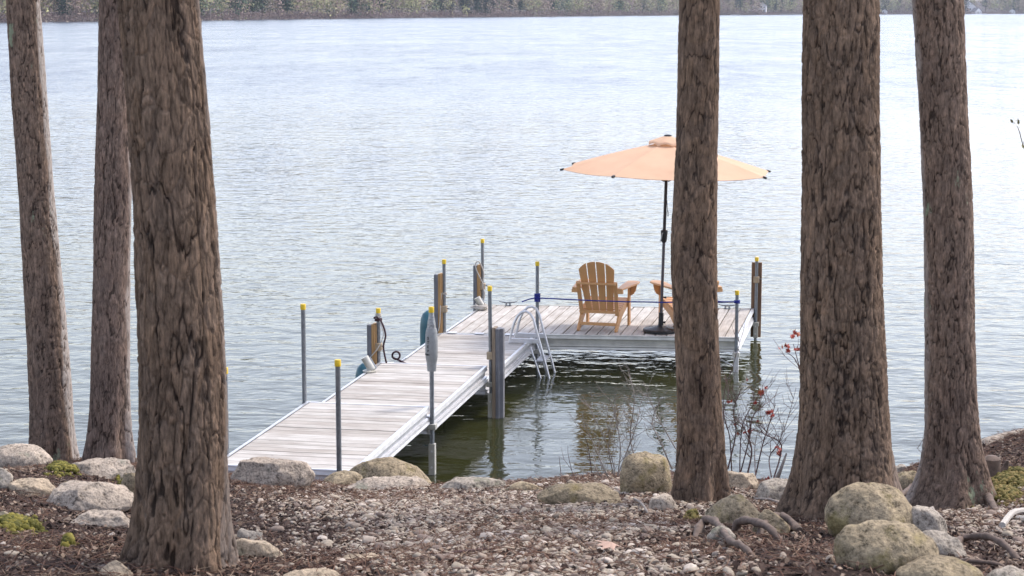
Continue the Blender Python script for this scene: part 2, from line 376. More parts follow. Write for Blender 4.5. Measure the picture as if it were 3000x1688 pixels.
def mat_stone(name, *st, rough=.85):
    t = NT(name); oi = t.n('ObjectInfo'); v = t.coord('Object', rnd=30); n = t.noise(v, 1.5, 4, .7)
    c = t.mix(1.0, t.ramp(oi.outputs['Random'], *st), t.ramp(n, (.3, (.7, .69, .68)), (.7, (1.15, 1.13, 1.1))), 'MULTIPLY')
    t.bsdf(Base_Color=c, Roughness=rough, Specular_IOR_Level=.25); return t.m
M['pebble'] = mat_stone('pebbles', (0, (.17, .13, .11)), (.2, (.26, .20, .165)), (.4, (.35, .295, .23)), (.6, (.44, .385, .31)), (.8, (.31, .255, .21)), (.95, (.58, .51, .44)))
M['needle'] = mat_stone('needles', (0, (.08, .045, .035)), (.4, (.15, .08, .055)), (.75, (.22, .125, .085)), (1, (.32, .24, .17)))
M['chip'] = mat_stone('bark_chips', (0, (.03, .02, .017)), (.5, (.07, .045, .036)), (.85, (.14, .095, .075)), (1, (.3, .25, .2)))
M['moss'] = mat_stone('moss', (0, (.07, .07, .014)), (.5, (.15, .14, .026)), (1, (.27, .23, .05)))
M['moss_dry'] = mat_stone('dry_moss', (0, (.08, .075, .02)), (.5, (.17, .15, .045)), (1, (.28, .21, .08)))
M['twig'] = simple('twig', (.13, .075, .07), .8, 0, .4, 30)
M['twig_grey'] = simple('grey_twig', (.30, .26, .23), .8, 0, .4, 30)
M['red_leaf'] = simple('red_leaf', (.42, .055, .03), .6, 0, .4, 20)
M['orange_leaf'] = simple('orange_leaf', (.50, .13, .05), .6, 0, .4, 20)
M['green_leaf'] = simple('young_green_leaf', (.17, .15, .05), .6, 0, .4, 20)
M['dead_leaf'] = simple('dead_leaf', (.50, .33, .25), .7, 0, .25, 20)

# ------------------------------------------------------------------ the bank
def G(x, y, detail=True):
    x = np.asarray(x, float); y = np.asarray(y, float)
    L = sstep(-2.0, -3.2, x); Rr = sstep(2.5, 4.2, x)
    yc = 15.3 + .75 * L + .3 * np.sin(x * 1.7) * .4
    zc = .90 - .05 * L + .40 * Rr
    up = zc + .205 * np.minimum(yc - y, 9) + .04 * np.clip(yc - y - 9, 0, 50)
    t = y - yc
    dn = zc - 1.15 * t
    dn = np.where(dn < -.55, -.55 - .085 * np.clip((t - (zc + .55) / 1.15), 0, 70), dn)
    z = np.where(t < 0, up, dn)
    z = z - .05 * np.exp(-(t / .25) ** 2)
    lump = .05 * fbm(x * .9, y * .9, x * 0, 3, 5)
    if detail: lump = lump + .012 * fbm(x * 6, y * 6, x * 0, 3, 9)
    return z + lump * sstep(19, 15, y)
def gz(x, y): return float(G(np.array([x]), np.array([y]), True)[0])
def ground_hit(px, py):
    d = np.array(ray(px, py)); t = np.linspace(5, 20, 3001)
    z = HC + d[2] * t; g = G(d[0] * t, d[1] * t)
    k = np.argmax(z < g)
    if not (z < g).any(): k = -1
    return Vector((d[0] * t[k], d[1] * t[k], float(g[k])))
def axis_pts(*segs):
    r = []
    for a, b, s in segs: r += list(np.arange(a, b, s))
    return np.array(r + [segs[-1][1]])
xs = axis_pts((-90, -12, 6), (-12, -5, .5), (-5, 5, .045), (5, 12, .5), (12, 90, 6))
ys = axis_pts((-30, 3, 1.5), (3, 6.5, .3), (6.5, 17.2, .045), (17.2, 30, .4), (30, 100, 5))
XX, YY = np.meshgrid(xs, ys); ZZ = G(XX.ravel(), YY.ravel())
ng, mg = XX.shape[1], XX.shape[0]
I = (np.arange(mg - 1)[:, None] * ng + np.arange(ng - 1)[None, :]).ravel()
gm = mesh('ground', np.stack([XX.ravel(), YY.ravel(), ZZ], 1), np.stack([I, I + 1, I + ng + 1, I + ng], 1), M['ground'], True)
tag(put('ground', gm), kind='structure')

wm = mesh('water', [(-1500, 15.4, 0), (2200, 15.4, 0), (2200, 3100, 0), (-1500, 3100, 0)], [(0, 1, 2, 3)], M['water'])
tag(put('water', wm), kind='structure')

# ------------------------------------------------------------------ far shore
SH = [(-900, 520), (0, 700), (300, 762), (600, 826), (1100, 1040), (1600, 1290), (2100, 1640), (2500, 1830), (2900, 2080), (3900, 2600)]   # photo column -> metres of water
def shore(px):
    for (a, da), (b, db) in zip(SH, SH[1:]):
        if px <= b: break
    k = (px - a) / (b - a); D = da + (db - da) * k
    return Vector(((px - CX) / F * D, D, 0))
HOUSES = [(2240, 2284), (2832, 2926), (2944, 2974), (2580, 2604)]
def at_house(q): return any(a <= q <= b for a, b in HOUSES)
def hillz(t): return 1.0 + t * .05 if t > 6 else -.5 + t * .33
cols = [shore(p) for p in np.linspace(-900, 3900, 97)]
tv, tf = [], []
offs = [-12, 0, 3, 6, 15, 40, 100, 200, 330]
for i, c in enumerate(cols):
    a = cols[min(i + 1, 96)] - cols[max(i - 1, 0)]; nrm_ = Vector((-a.y, a.x, 0)).normalized()
    for o_ in offs:
        p = c + nrm_ * o_; z = -2 if o_ < 0 else hillz(o_) + .8 * math.sin(i * .9 + o_ * .1) * min(1, o_ / 40)
        tv.append((p.x, p.y, z))
no = len(offs)
for i in range(96):
    for j in range(no - 1): tf.append((i * no + j, (i + 1) * no + j, (i + 1) * no + j + 1, i * no + j + 1))
M['hill'] = simple('far_forest_floor', (.075, .055, .05), .95, 0, .4, .1, rnd=0)
tag(put('far_hill', mesh('far_hill', tv, tf, M['hill'], True)), kind='structure')
def shore_off(px, o_):
    a = shore(px + 20) - shore(px - 20); n_ = Vector((-a.y, a.x, 0)).normalized(); p = shore(px) + n_ * o_
    return Vector((p.x, p.y, hillz(o_)))

def cloud_mesh(name, centers, sizes, mats, flat=1.0, rg=nrg, tone=None):
    """many small randomly turned quads: foliage and twig masses"""
    n = len(centers); a = rg.normal(size=(n, 3)); a /= np.linalg.norm(a, axis=1)[:, None]; b = rg.normal(size=(n, 3))
    b = np.cross(a, b); b /= np.linalg.norm(b, axis=1)[:, None]
    s = np.asarray(sizes)[:, None]
    V = np.stack([centers - a * s - b * s * flat, centers + a * s - b * s * flat * .6, centers + a * s * .7 + b * s * flat, centers - a * s * .8 + b * s * flat * .7], 1).reshape(-1, 3)
    me = mesh(name, V, np.arange(4 * n).reshape(n, 4), mats)
    if tone is not None:
        at = me.attributes.new('tone', 'FLOAT', 'FACE'); at.data.foreach_set('value', np.asarray(tone, np.float32))
    return me

def mat_foliage(name, *st, sc=.25):
    t = NT(name); v = t.coord('Object' if sc > .2 else 'Object', rnd=50); n = t.noise(v, sc, 3, .7); oi = t.n('ObjectInfo')
    c = t.mix(1.0, t.ramp(n, *st), t.ramp(oi.outputs['Random'], (0, (.7, .72, .75)), (1, (1.2, 1.18, 1.1))), 'MULTIPLY')
    b = t.bsdf(Base_Color=c, Roughness=.9, Specular_IOR_Level=.1); return t.m
M['conifer'] = mat_foliage('conifer_needles', (.3, (.018, .042, .030)), (.7, (.040, .072, .045)), sc=.6)
M['hardwood'] = mat_foliage('budding_hardwood', (.25, (.16, .115, .10)), (.42, (.17, .15, .09)), (.55, (.19, .19, .07)), (.7, (.22, .24, .08)), (.85, (.10, .13, .07)), sc=.045)
M['brush'] = mat_foliage('bare_brush', (.3, (.105, .068, .068)), (.7, (.19, .145, .13)), sc=.2)
def mat_tone(name, *st):
    t = NT(name); at = t.n('Attribute', attribute_name='tone'); t.bsdf(Base_Color=t.ramp(at.outputs['Fac'], *st), Roughness=.9, Specular_IOR_Level=.1); return t.m
M['hardwood'] = mat_tone('budding_hardwood', (.0, (.30, .215, .19)), (.35, (.37, .29, .23)), (.55, (.36, .32, .19)), (.72, (.44, .43, .20)), (.85, (.19, .22, .13)), (1, (.10, .14, .09)))
M['brush'] = mat_tone('bare_brush', (0, (.15, .10, .095)), (.5, (.25, .18, .16)), (1, (.38, .31, .26)))
M['pale_trunk'] = simple('pale_far_trunk', (.34, .30, .28), .9)
M['dark_trunk'] = simple('dark_far_trunk', (.10, .075, .065), .9)

def pine_proto(k, h=20.0):
    r_ = np.random.default_rng(100 + k); pts = []; sz = []
    z = h * (.10 + .07 * k)
    while z < h:
        rad = 3.6 * (1 - (z / h)) ** .7 * (.75 + .5 * r_.random()) + .25
        nb = 7 + int(3 * r_.random()); ph = r_.random() * 6.28
        for j in range(nb):
            an = ph + j * 6.283 / nb; L_ = rad * (.6 + .5 * r_.random())
            for q in range(7):
                f_ = (q + .6) / 7
                c_ = np.array([math.cos(an), math.sin(an), -.22]) * [L_ * f_, L_ * f_, L_ * f_] + r_.normal(size=3) * .17
                c_[2] += z; pts.append(c_); sz.append(.36 * (1.25 - f_ * .6))
        z += .62 + .5 * r_.random()
    crown = cloud_mesh('crown', np.array(pts), sz, M['conifer'], .45, r_)
    tr = MB().tube([(0, 0, -1), (0.05, 0, h * .5), (0, 0, h)], [.24, .16, .03], 6).mesh('trunk', M['dark_trunk'], True)
    return crown, tr
protos = [pine_proto(k) for k in range(4)]
def far_pine(px, off, s, k):
    if at_house(px) and off < 44: return
    p = shore_off(px, off)
    lab, grp = [b_ for a_, b_ in ((45, ('dark evergreen on the far shore, left of the leftmost pine', 'far evergreens at the left edge')), (300, ('dark evergreen on the far shore seen between the two left pines', 'far evergreens between the left pines')),
        (1000, ('dark evergreen on the far shore right of the broad dark trunk', 'far evergreens left of centre')), (1350, ('dark evergreen at the middle of the far shore', 'far evergreens at the centre')), (2050, ('dark evergreen on the far shore, left of the slim pine', 'far evergreens left of the slim pine')),
        (2215, ('hazy blue-green evergreen left of the far white gabled house', 'far evergreens left of the gabled house')), (2400, ('hazy blue-green evergreen right of the far white gabled house', 'far evergreens right of the gabled house')), (2750, ('hazy blue-green evergreen seen between the two right-hand pines', 'far evergreens between the right pines')),
        (2880, ('hazy blue-green evergreen behind the far tan cottage', 'far evergreens behind the cottages')), (9999, ('hazy blue-green evergreen at the right end of the far shore', 'far evergreens at the right end'))) if px < a_][0]
    r_ = thing('pine_tree', lab, 'tree', p, rng.random() * 6, grp)
    r_.scale = (s * 1.25, s * 1.25, s)
    put('crown', protos[k][0], r_); put('trunk', protos[k][1], r_)
# conspicuous evergreens where the photo shows them (photo columns)
spots = [(12, 5), (35, 9), (150, 12), (228, 5), (196, 14), (610, 4), (600, 12), (690, 16), (750, 7), (765, 10), (790, 14), (805, 5), (820, 12), (870, 4), (880, 9), (1060, 5), (1075, 6),
         (1160, 8), (1175, 18), (1255, 20), (1280, 16), (1320, 9), (1345, 5), (1360, 14), (1385, 4), (1400, 8), (1410, 12), (1425, 6), (1440, 4), (1450, 12), (1505, 14), (1540, 4), (1555, 15),
         (1640, 6), (1700, 9), (1760, 7), (1840, 8), (1900, 6), (1960, 9)]
for px, off in spots: far_pine(px, off, 1.1 + .35 * rng.random(), rng.randrange(2))
for px in list(np.linspace(2105, 2350, 34)) + list(np.linspace(2570, 2690, 16)) + list(np.linspace(2815, 3040, 34)) + list(np.linspace(-120, 30, 8)):
    far_pine(px + rng.uniform(-5, 5), rng.choice([6, 10, 16, 25, 34, 45]), .8 + .5 * rng.random(), rng.randrange(4))
# the hardwoods that read as one mass
cc, ss, bc, bs, ct, bt = [], [], [], [], [], []
tb = MB(); tb2 = MB()
px = -700.0
def near_pine(q, m):
    D = shore(q).y; return any(abs(q - a) < m * F / D for a, o_ in spots)
while px < 3500:
    D = shore(px).y; px += 5.0 * 3.5 / D * 1000 / 3.0
    vis = -60 < px < 3060
    for row in range(4):
        off = [4, 13, 24, 45][row] + rng.uniform(-3, 5); q_ = px + rng.uniform(-14, 14); p = shore_off(q_, off)
        if (row < 2 and near_pine(q_, 1.6 + row)) or (row < 3 and at_house(q_)): continue
        h = rng.uniform(9, 19); w = rng.uniform(2.2, 4.4); n = 60 if vis else 12
        q = nrg.normal(size=(n, 3)) * [w * .5, w * .5, h * .24] + [p.x, p.y, p.z + h * rng.uniform(.45, .7)]
        tn_ = min(.99, max(0, .5 * rng.random() + .5 * (.5 + .5 * math.sin(px * .011 + math.sin(px * .031) * 2)) + rng.uniform(-.25, .25)))
        cc.append(q); ss.append(nrg.uniform(.22, .75, n)); ct.append(np.clip(tn_ + nrg.normal(0, .05, n), 0, 1))
        k_ = rng.random()
        if k_ < .07: tb.tube([(p.x, p.y, p.z - .5), (p.x + rng.uniform(-2, 2), p.y, p.z + h * .8)], [.16, .05], 3, False)
        elif k_ < .3: tb2.tube([(p.x, p.y, p.z - .5), (p.x + rng.uniform(-2, 2), p.y, p.z + h * .8)], [.17, .04], 3, False)
    for row in range(4):
        off = rng.uniform(.5, 8); q_ = px + rng.uniform(-15, 15); p = shore_off(q_, off); n = 34 if vis else 10
        hh_ = rng.uniform(.5, 1.5) * (.3 if at_house(q_) else 1)
        q = nrg.normal(size=(n, 3)) * [1.6, 1.2, .8 * hh_] + [p.x, p.y, p.z + 1.2 * hh_]
        bc.append(q); bs.append(nrg.uniform(.12, .45, n)); bt.append(np.clip(rng.random() + nrg.normal(0, .1, n), 0, 1))
tag(put('woodland', cloud_mesh('woodland', np.concatenate(cc), np.concatenate(ss), M['hardwood'], .6, tone=np.concatenate(ct))), 'budding spring hardwoods lining the far shore', 'woodland', kind='stuff')
tag(put('brush', cloud_mesh('brush', np.concatenate(bc), np.concatenate(bs), M['brush'], .35, tone=np.concatenate(bt))), 'bare pinkish brush along the far waterline', 'brush', kind='stuff')
tag(tb.part('birch_trunks', M['pale_trunk']), 'pale slim trunks among the far hardwoods', 'trunks', kind='stuff')
tag(tb2.part('woodland_trunks', M['dark_trunk']), 'dark slim trunks among the far hardwoods', 'trunks', kind='stuff')
# boulders at the far waterline
rb = []
for i in range(160):
    p = shore_off(rng.uniform(0, 3000), rng.uniform(-.5, 1.5)); rb.append((p.x, p.y, rng.uniform(.0, .35)))
tag(put('shore_stones', cloud_mesh('shore_stones', np.array(rb), nrg.uniform(.3, .9, len(rb)), M['rock_pale'], .5)), 'pale stones strung along the far waterline', 'stones', kind='stuff')

# houses on the right-hand far shore
M['white_paint'] = simple('white_siding', (.72, .70, .70), .7, 0, .1, 1); M['tan_paint'] = simple('tan_siding', (.5, .40, .32), .7, 0, .15, 1)
M['roof'] = simple('grey_shingles', (.13, .13, .15), .9, 0, .3, 2); M['pane'] = simple('dark_pane', (.03, .04, .05), .1)
M['lumber'] = simple('far_dock_lumber', (.45, .42, .40), .8)
def house(label, px, off, w, d, h, rz, wall, wins, name='house'):
    p = shore_off(px, off); t_ = thing(name, label, 'house', p, R(rz))
    MB().prism([(-w / 2, -1.5), (w / 2, -1.5), (w / 2, h), (0, h + w * .36), (-w / 2, h)], 'y', -d / 2, d / 2).part('wall', wall, t_)
    for s_ in (-1, 1):
        MB().prism([(0, h + w * .36 + .12), (s_ * (w / 2 + .5), h - .24), (s_ * (w / 2 + .5), h - .02), (0, h + w * .36 + .34)], 'y', -d / 2 - .5, d / 2 + .5).part('roof', M['roof'], t_)
    for (x, z, ww, hh) in wins:
        f_ = MB().box(x - ww / 2, x + ww / 2, -d / 2 - .08, -d / 2 + .05, z, z + hh).part('window', M['white_paint'], t_)
        MB().box(x - ww / 2 + .12, x + ww / 2 - .12, -d / 2 - .11, -d / 2 - .082, z + .12, z + hh - .12).part('pane', M['pane'], f_)
    return t_
house('white gabled house among trees across the lake, just right of the slim pine', 2262, 13, 8.2, 9, 6.0, -12, M['white_paint'], [(-2.2, 1, 1.4, 2), (0, 1, 1.6, 2), (2.3, 1, 1.4, 2), (0, 4.6, 1.6, 1.5), (-2.4, 4.2, 1.2, 1.4), (2.4, 4.2, 1.2, 1.4)])
house('small tan cottage on the far shore just right of the rightmost trunk', 2852, 14, 8, 7, 3.2, -15, M['tan_paint'], [(-2, 1, 1.5, 1.4), (1.5, 1, 1.8, 1.4)])
house('white cottage at the far waterline behind the right-hand water', 2856, 3.5, 9, 6, 2.3, 35, M['white_paint'], [(-2.4, .6, 1.5, 1.2), (0, .6, 1.5, 1.2), (2.4, .6, 1.5, 1.2)])
house('long pale house up in the far trees at the right edge', 2906, 34, 16, 8, 5, -8, M['white_paint'], [(-5, 1.2, 1.8, 2), (-1.5, 1.2, 1.8, 2), (2, 1.2, 1.8, 2), (5.5, 1.2, 1.8, 2)])
house('tiny white boathouse nearest the right edge of the far shore', 2958, 3, 6, 5, 2.4, -10, M['white_paint'], [(-1.5, .7, 1.2, 1.1), (1.5, .7, 1.2, 1.1)])
house('tiny white shed at the far waterline between the two right trunks', 2592, 4, 5, 5, 2.3, -10, M['white_paint'], [(-1, .7, 1.1, 1.1)], 'shed')
for px_, L_, lab in ((2282, 20, 'long low white float on the water below the far gabled house'), (2135, 7, 'small white float at the far shore beside the slim pine'), (2322, 12, 'pale float right of the far gabled house'), (2845, 16, 'pale float below the far cottages')):
    p = shore_off(px_, -4); t_ = thing('boat_dock', lab, 'dock', (p.x, p.y, 0), R(-12))
    MB().box(-L_ / 2, L_ / 2, -1, 1, .35, .65).part('deck', M['white_paint'], t_)
    for x in (-L_ / 2 + .5, 0, L_ / 2 - .5): MB().tube([(x, -1.1, -1.5), (x, -1.1, 1.2)], .1, 6).part('post', M['lumber'], t_)

# ------------------------------------------------------------------ haze
hz = NT('haze_air'); hv = hz.n('VolumePrincipled'); hv.inputs['Color'].default_value = (.80, .87, 1, 1); hv.inputs['Density'].default_value = .00008; hv.inputs['Anisotropy'].default_value = .2
hz.l(hv.outputs[0], hz.out.inputs['Volume'])
hb = MB().box(-1700, 2500, -60, 3600, -9, 110).part('haze', hz.m); tag(hb, kind='stuff')

# ------------------------------------------------------------------ the standing pines by the water
def trunk_mesh(prof, D, na, dz, seed, pw, pl, depth, mat, base, rough=1.0, lobes=None):
    """prof: (y, left, right) seen outline -> centre line and radius at depth D; real bark relief"""
    hs_, cx_, rr = [], [], []
    for (y, a, b) in prof:
        pa, pb = aty(a * K, y * K, D), aty(b * K, y * K, D)
        hs_.append((pa.z + pb.z) / 2); cx_.append((pa.x + pb.x) / 2); rr.append((pb.x - pa.x) / 2)
    o = np.argsort(hs_); hs_ = np.array(hs_)[o]; cx_ = np.array(cx_)[o]; rr = np.array(rr)[o]
    top = hs_[-1] + .35; bot = base.z - .25
    # smooth interpolation, straight extrapolation
    def ip(z, v):
        r_ = np.interp(z, hs_, v); k0 = (v[1] - v[0]) / (hs_[1] - hs_[0]); k1 = (v[-1] - v[-2]) / (hs_[-1] - hs_[-2])
        r_ = np.where(z > hs_[-1], v[-1] + (z - hs_[-1]) * k1, r_); return np.where(z < hs_[0], v[0] + (z - hs_[0]) * k0, r_)
    zf = np.linspace(bot - .3, top + .3, 400); ker = np.ones(21) / 21
    cf = np.convolve(np.pad(ip(zf, cx_), 10, mode='edge'), ker, 'valid'); rf = np.convolve(np.pad(ip(zf, rr), 10, mode='edge'), ker, 'valid')
    z = np.arange(bot, top, dz); z = np.concatenate([z, np.arange(top, 13.5, .4)])
    th = np.arange(na) / na * 2 * PI
    TH, Z = np.meshgrid(th, z); TH = TH.ravel(); Z = Z.ravel()
    zc_ = np.minimum(Z, top); Cx = np.interp(zc_, zf, cf) + (Z - zc_) * (cf[-30] - cf[-90]) / (zf[-30] - zf[-90]); Rr = np.interp(zc_, zf, rf) * np.clip(1 - (Z - zc_) / 14, .2, 1)
    rb_ = float(np.interp(top - 1, zf, rf))
    X0, Y0 = np.cos(TH) * rb_, np.sin(TH) * rb_
    fl = np.clip(1 - (Z - base.z) / .55, 0, 1) ** 1.6
    lob = .5 + .5 * np.cos(TH * 5 + seed + .6 * np.sin(TH * 2 + seed))
    wx = fbm(X0 * 9, Y0 * 9, Z * 3.2, 3, seed) * .5; wy = fbm(X0 * 9 + 9, Y0 * 9, Z * 3.2, 3, seed + 7) * .5
    v1 = vnoise(X0 / pw + wx, Y0 / pw + wy, Z / pl + wx, seed + 50) + .45 * vnoise(X0 / pw * 2.1, Y0 / pw * 2.1, Z / pl * 2.4, seed + 51) + .18 * vnoise(X0 / pw * 5, Y0 / pw * 5, Z / pl * 7, seed + 52)
    v2 = vnoise(X0 / pw * 1.55 + wy, Y0 / pw * 1.55 + wx, Z / pl * 1.3 + wy, seed + 60) + .45 * vnoise(X0 / pw * 3.2, Y0 / pw * 3.2, Z / pl * 3.1, seed + 61)
    f1, f2, cid = worley(X0 / pw * .75 + wx * .8, Y0 / pw * .75 + wy * .8, Z / (pl * .42) + wx * .9, seed)
    fw = .5 + .5 * fbm(X0 * 12, Y0 * 12, Z * 5, 2, seed + 70)
    crack = np.minimum(sstep(.0, .11 + .08 * fw, np.abs(v1)), .25 + .75 * sstep(.0, .10, np.abs(v2)) + .3 * fw)
    crack = np.minimum(crack, .40 + .60 * sstep(0, .13, f2 - f1) + .25 * fw)
    plate = np.clip(crack, 0, 1)
    g1, g2, cid2 = worley(X0 / pw * 2.0 + wy, Y0 / pw * 2.0 + wx, Z / pl * 2.6, seed + 40)
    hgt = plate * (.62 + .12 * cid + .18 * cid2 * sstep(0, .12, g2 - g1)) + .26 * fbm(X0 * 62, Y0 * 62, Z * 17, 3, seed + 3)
    low = fbm(X0 * 5, Y0 * 5, Z * 1.5, 3, seed + 21)
    rad = Rr * (1 + .035 * low) - depth * .62 + depth * hgt * (1 + .5 * rough * low)
    rad = rad + fl * (lob - .45) * rb_ * .55
    P = np.stack([Cx + np.cos(TH) * rad - base.x, np.sin(TH) * rad, Z - base.z], 1)
    nz = len(z); i = np.arange(nz - 1)[:, None] * na; j = np.arange(na)[None, :]; jn = (j + 1) % na
    Fq = np.stack([(i + j).ravel(), (i + jn).ravel(), (i + na + jn).ravel(), (i + na + j).ravel()], 1)
    me = mesh('trunk', P, Fq, mat, True)
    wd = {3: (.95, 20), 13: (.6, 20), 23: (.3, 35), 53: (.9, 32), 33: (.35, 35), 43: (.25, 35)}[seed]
    pale_lit = wd[0] * sstep(.72, .86, np.cos(TH - R(wd[1])) + .22 * fbm(X0 * 14, Y0 * 14, Z * 3, 3, seed + 90) + (.16 if seed == 3 else .05))  # lakeward side: pale flakes plus the lake's brightness put into the bark colour
    if seed == 53: pale_lit = np.maximum(pale_lit, .5 * sstep(.8, .95, np.cos(TH - R(165)) + .2 * fbm(X0 * 14, Y0 * 14, Z * 3, 3, seed + 91)))
    for nm, dat in (('bark', np.clip(hgt, 0, 1)), ('plate', cid), ('weathered', pale_lit * np.clip(hgt * 2 - .3, 0, 1))):
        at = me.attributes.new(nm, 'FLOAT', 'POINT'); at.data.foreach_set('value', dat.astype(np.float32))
    return me, (float(np.interp(13.5 - 0, z, z)), Cx[-1] - base.x)
def crown_mesh(seed):
    r_ = np.random.default_rng(seed); pts = []; sz = []
    for k in range(34):
        z = 7.5 + k * .3; L_ = 3.0 * (1 - k / 44.0) * r_.uniform(.6, 1.1); an = r_.random() * 6.283
    for q in range(12):
            f_ = (q + 1) / 12; sp_ = .14 + .35 * f_
            pts.append([math.cos(an) * L_ * f_ + r_.normal() * sp_, math.sin(an) * L_ * f_ + r_.normal() * sp_, z + .25 * f_ + r_.normal() * .1]); sz.append(r_.uniform(.06, .14))
    return cloud_mesh('crown', np.array(pts), sz, M['conifer'], .5, r_)
crown0 = crown_mesh(5)
def tree(name, label, prof, D, bx, by, na, dz, seed, pw, pl, depth, mat, group=None):
    p = aty(bx * K, by * K, D); base = Vector((p.x, D, gz(p.x, D)))
    t_ = thing(name, label, 'tree', base)
    me, top = trunk_mesh(prof, D, na, dz, seed, pw, pl, depth, M[mat], base)
    put('trunk', me, t_)
    put('crown', crown0, t_, (top[1] * .6, 0, 0), (0, 0, seed))
    return t_
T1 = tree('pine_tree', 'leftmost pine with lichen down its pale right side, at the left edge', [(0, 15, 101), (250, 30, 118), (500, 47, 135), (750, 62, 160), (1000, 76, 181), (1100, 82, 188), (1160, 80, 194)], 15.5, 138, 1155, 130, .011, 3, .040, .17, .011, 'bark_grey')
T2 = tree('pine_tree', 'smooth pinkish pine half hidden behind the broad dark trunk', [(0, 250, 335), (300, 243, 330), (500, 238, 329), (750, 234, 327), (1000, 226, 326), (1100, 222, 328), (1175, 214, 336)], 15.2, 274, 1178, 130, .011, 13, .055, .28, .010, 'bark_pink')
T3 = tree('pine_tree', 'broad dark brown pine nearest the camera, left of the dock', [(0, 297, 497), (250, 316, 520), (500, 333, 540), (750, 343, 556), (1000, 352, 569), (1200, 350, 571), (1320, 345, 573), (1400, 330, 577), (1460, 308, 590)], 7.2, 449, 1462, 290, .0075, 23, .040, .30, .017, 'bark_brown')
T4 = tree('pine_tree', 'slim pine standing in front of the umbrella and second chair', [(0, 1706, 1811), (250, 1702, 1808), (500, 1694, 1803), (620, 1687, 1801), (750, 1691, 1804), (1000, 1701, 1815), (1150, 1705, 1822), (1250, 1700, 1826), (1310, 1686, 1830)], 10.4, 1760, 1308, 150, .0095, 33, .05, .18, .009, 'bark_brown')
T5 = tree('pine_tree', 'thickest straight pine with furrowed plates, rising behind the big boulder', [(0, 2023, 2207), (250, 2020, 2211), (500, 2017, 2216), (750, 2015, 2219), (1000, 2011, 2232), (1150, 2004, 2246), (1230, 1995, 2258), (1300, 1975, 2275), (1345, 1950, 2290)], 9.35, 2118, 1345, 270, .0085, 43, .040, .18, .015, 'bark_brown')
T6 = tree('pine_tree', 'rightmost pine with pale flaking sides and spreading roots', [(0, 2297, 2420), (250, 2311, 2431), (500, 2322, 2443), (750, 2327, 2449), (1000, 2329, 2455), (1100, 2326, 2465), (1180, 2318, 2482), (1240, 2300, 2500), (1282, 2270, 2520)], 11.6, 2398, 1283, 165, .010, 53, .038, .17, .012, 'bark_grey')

def root_part(tree_, pts, r0, r1, name='root'):
    """pts: (x, y, lift) in view pixels, resting on the ground"""
    P = []
    for (x, y, l) in pts:
        g = ground_hit(x * K, y * K); P.append(g + Vector((0, 0, l)))
    # resample smooth
    Q = []
    n = len(P)
    for i in range(n - 1):
        p0, p1, p2, p3 = P[max(i - 1, 0)], P[i], P[i + 1], P[min(i + 2, n - 1)]
        for k in range(8):
            t = k / 8; Q.append(.5 * ((2 * p1) + (p2 - p0) * t + (2 * p0 - 5 * p1 + 4 * p2 - p3) * t * t + (3 * p1 - p0 - 3 * p2 + p3) * t ** 3))
    Q.append(P[-1]); m = len(Q)
    base = tree_.location
    rad = [.62 * (r0 + (r1 - r0) * i / m) * (1 + .14 * math.sin(i * 1.3) + .1 * math.sin(i * 3.1)) for i in range(m)]
    m_ = MB().tube([q - base - Vector((0, 0, .02 * max(0, 1 - i / 4) + .03 * max(0, 1 - (m - 1 - i) / 4))) for i, q in enumerate(Q)], rad, 12)
    A = np.array(m_.v); cen = np.repeat(np.array([tuple(q - base) for q in Q]), 12, 0)
    k_ = 1 + .30 * fbm(A[:, 0] * 30, A[:, 1] * 30, A[:, 2] * 30, 3, 4)
    m_.v = [tuple(p) for p in cen + (A - cen) * k_[:, None]]
    return m_.part(name, M['root'], tree_, True)
root_part(T5, [(2010, 1342, .03), (1960, 1335, .07), (1925, 1342, .05), (1905, 1352, 0)], .03, .02)
root_part(T5, [(1965, 1365, .01), (1925, 1352, .05), (1870, 1342, .06), (1845, 1338, .02)], .024, .03)
root_part(T5, [(1905, 1408, -.01), (1870, 1396, .03), (1835, 1384, .04), (1800, 1355, .07), (1770, 1345, .06), (1745, 1360, .0)], .016, .032)
root_part(T6, [(2560, 1410, .02), (2500, 1392, .06), (2450, 1385, .06), (2410, 1385, .04), (2385, 1400, 0)], .02, .03)
root_part(T6, [(2540, 1432, .01), (2480, 1428, .02), (2430, 1424, .02), (2400, 1415, 0)], .012, .016)
root_part(T6, [(2250, 1258, .0), (2285, 1240, .03), (2320, 1215, .06), (2345, 1190, .10)], .02, .045)
root_part(T6, [(2280, 1262, .0), (2310, 1240, .04), (2345, 1205, .08)], .02, .04)
root_part(T6, [(2508, 1288, .0), (2480, 1262, .05), (2455, 1225, .09)], .03, .05)
root_part(T3, [(330, 1370, .04), (380, 1352, .08), (430, 1335, .14)], .006, .004)

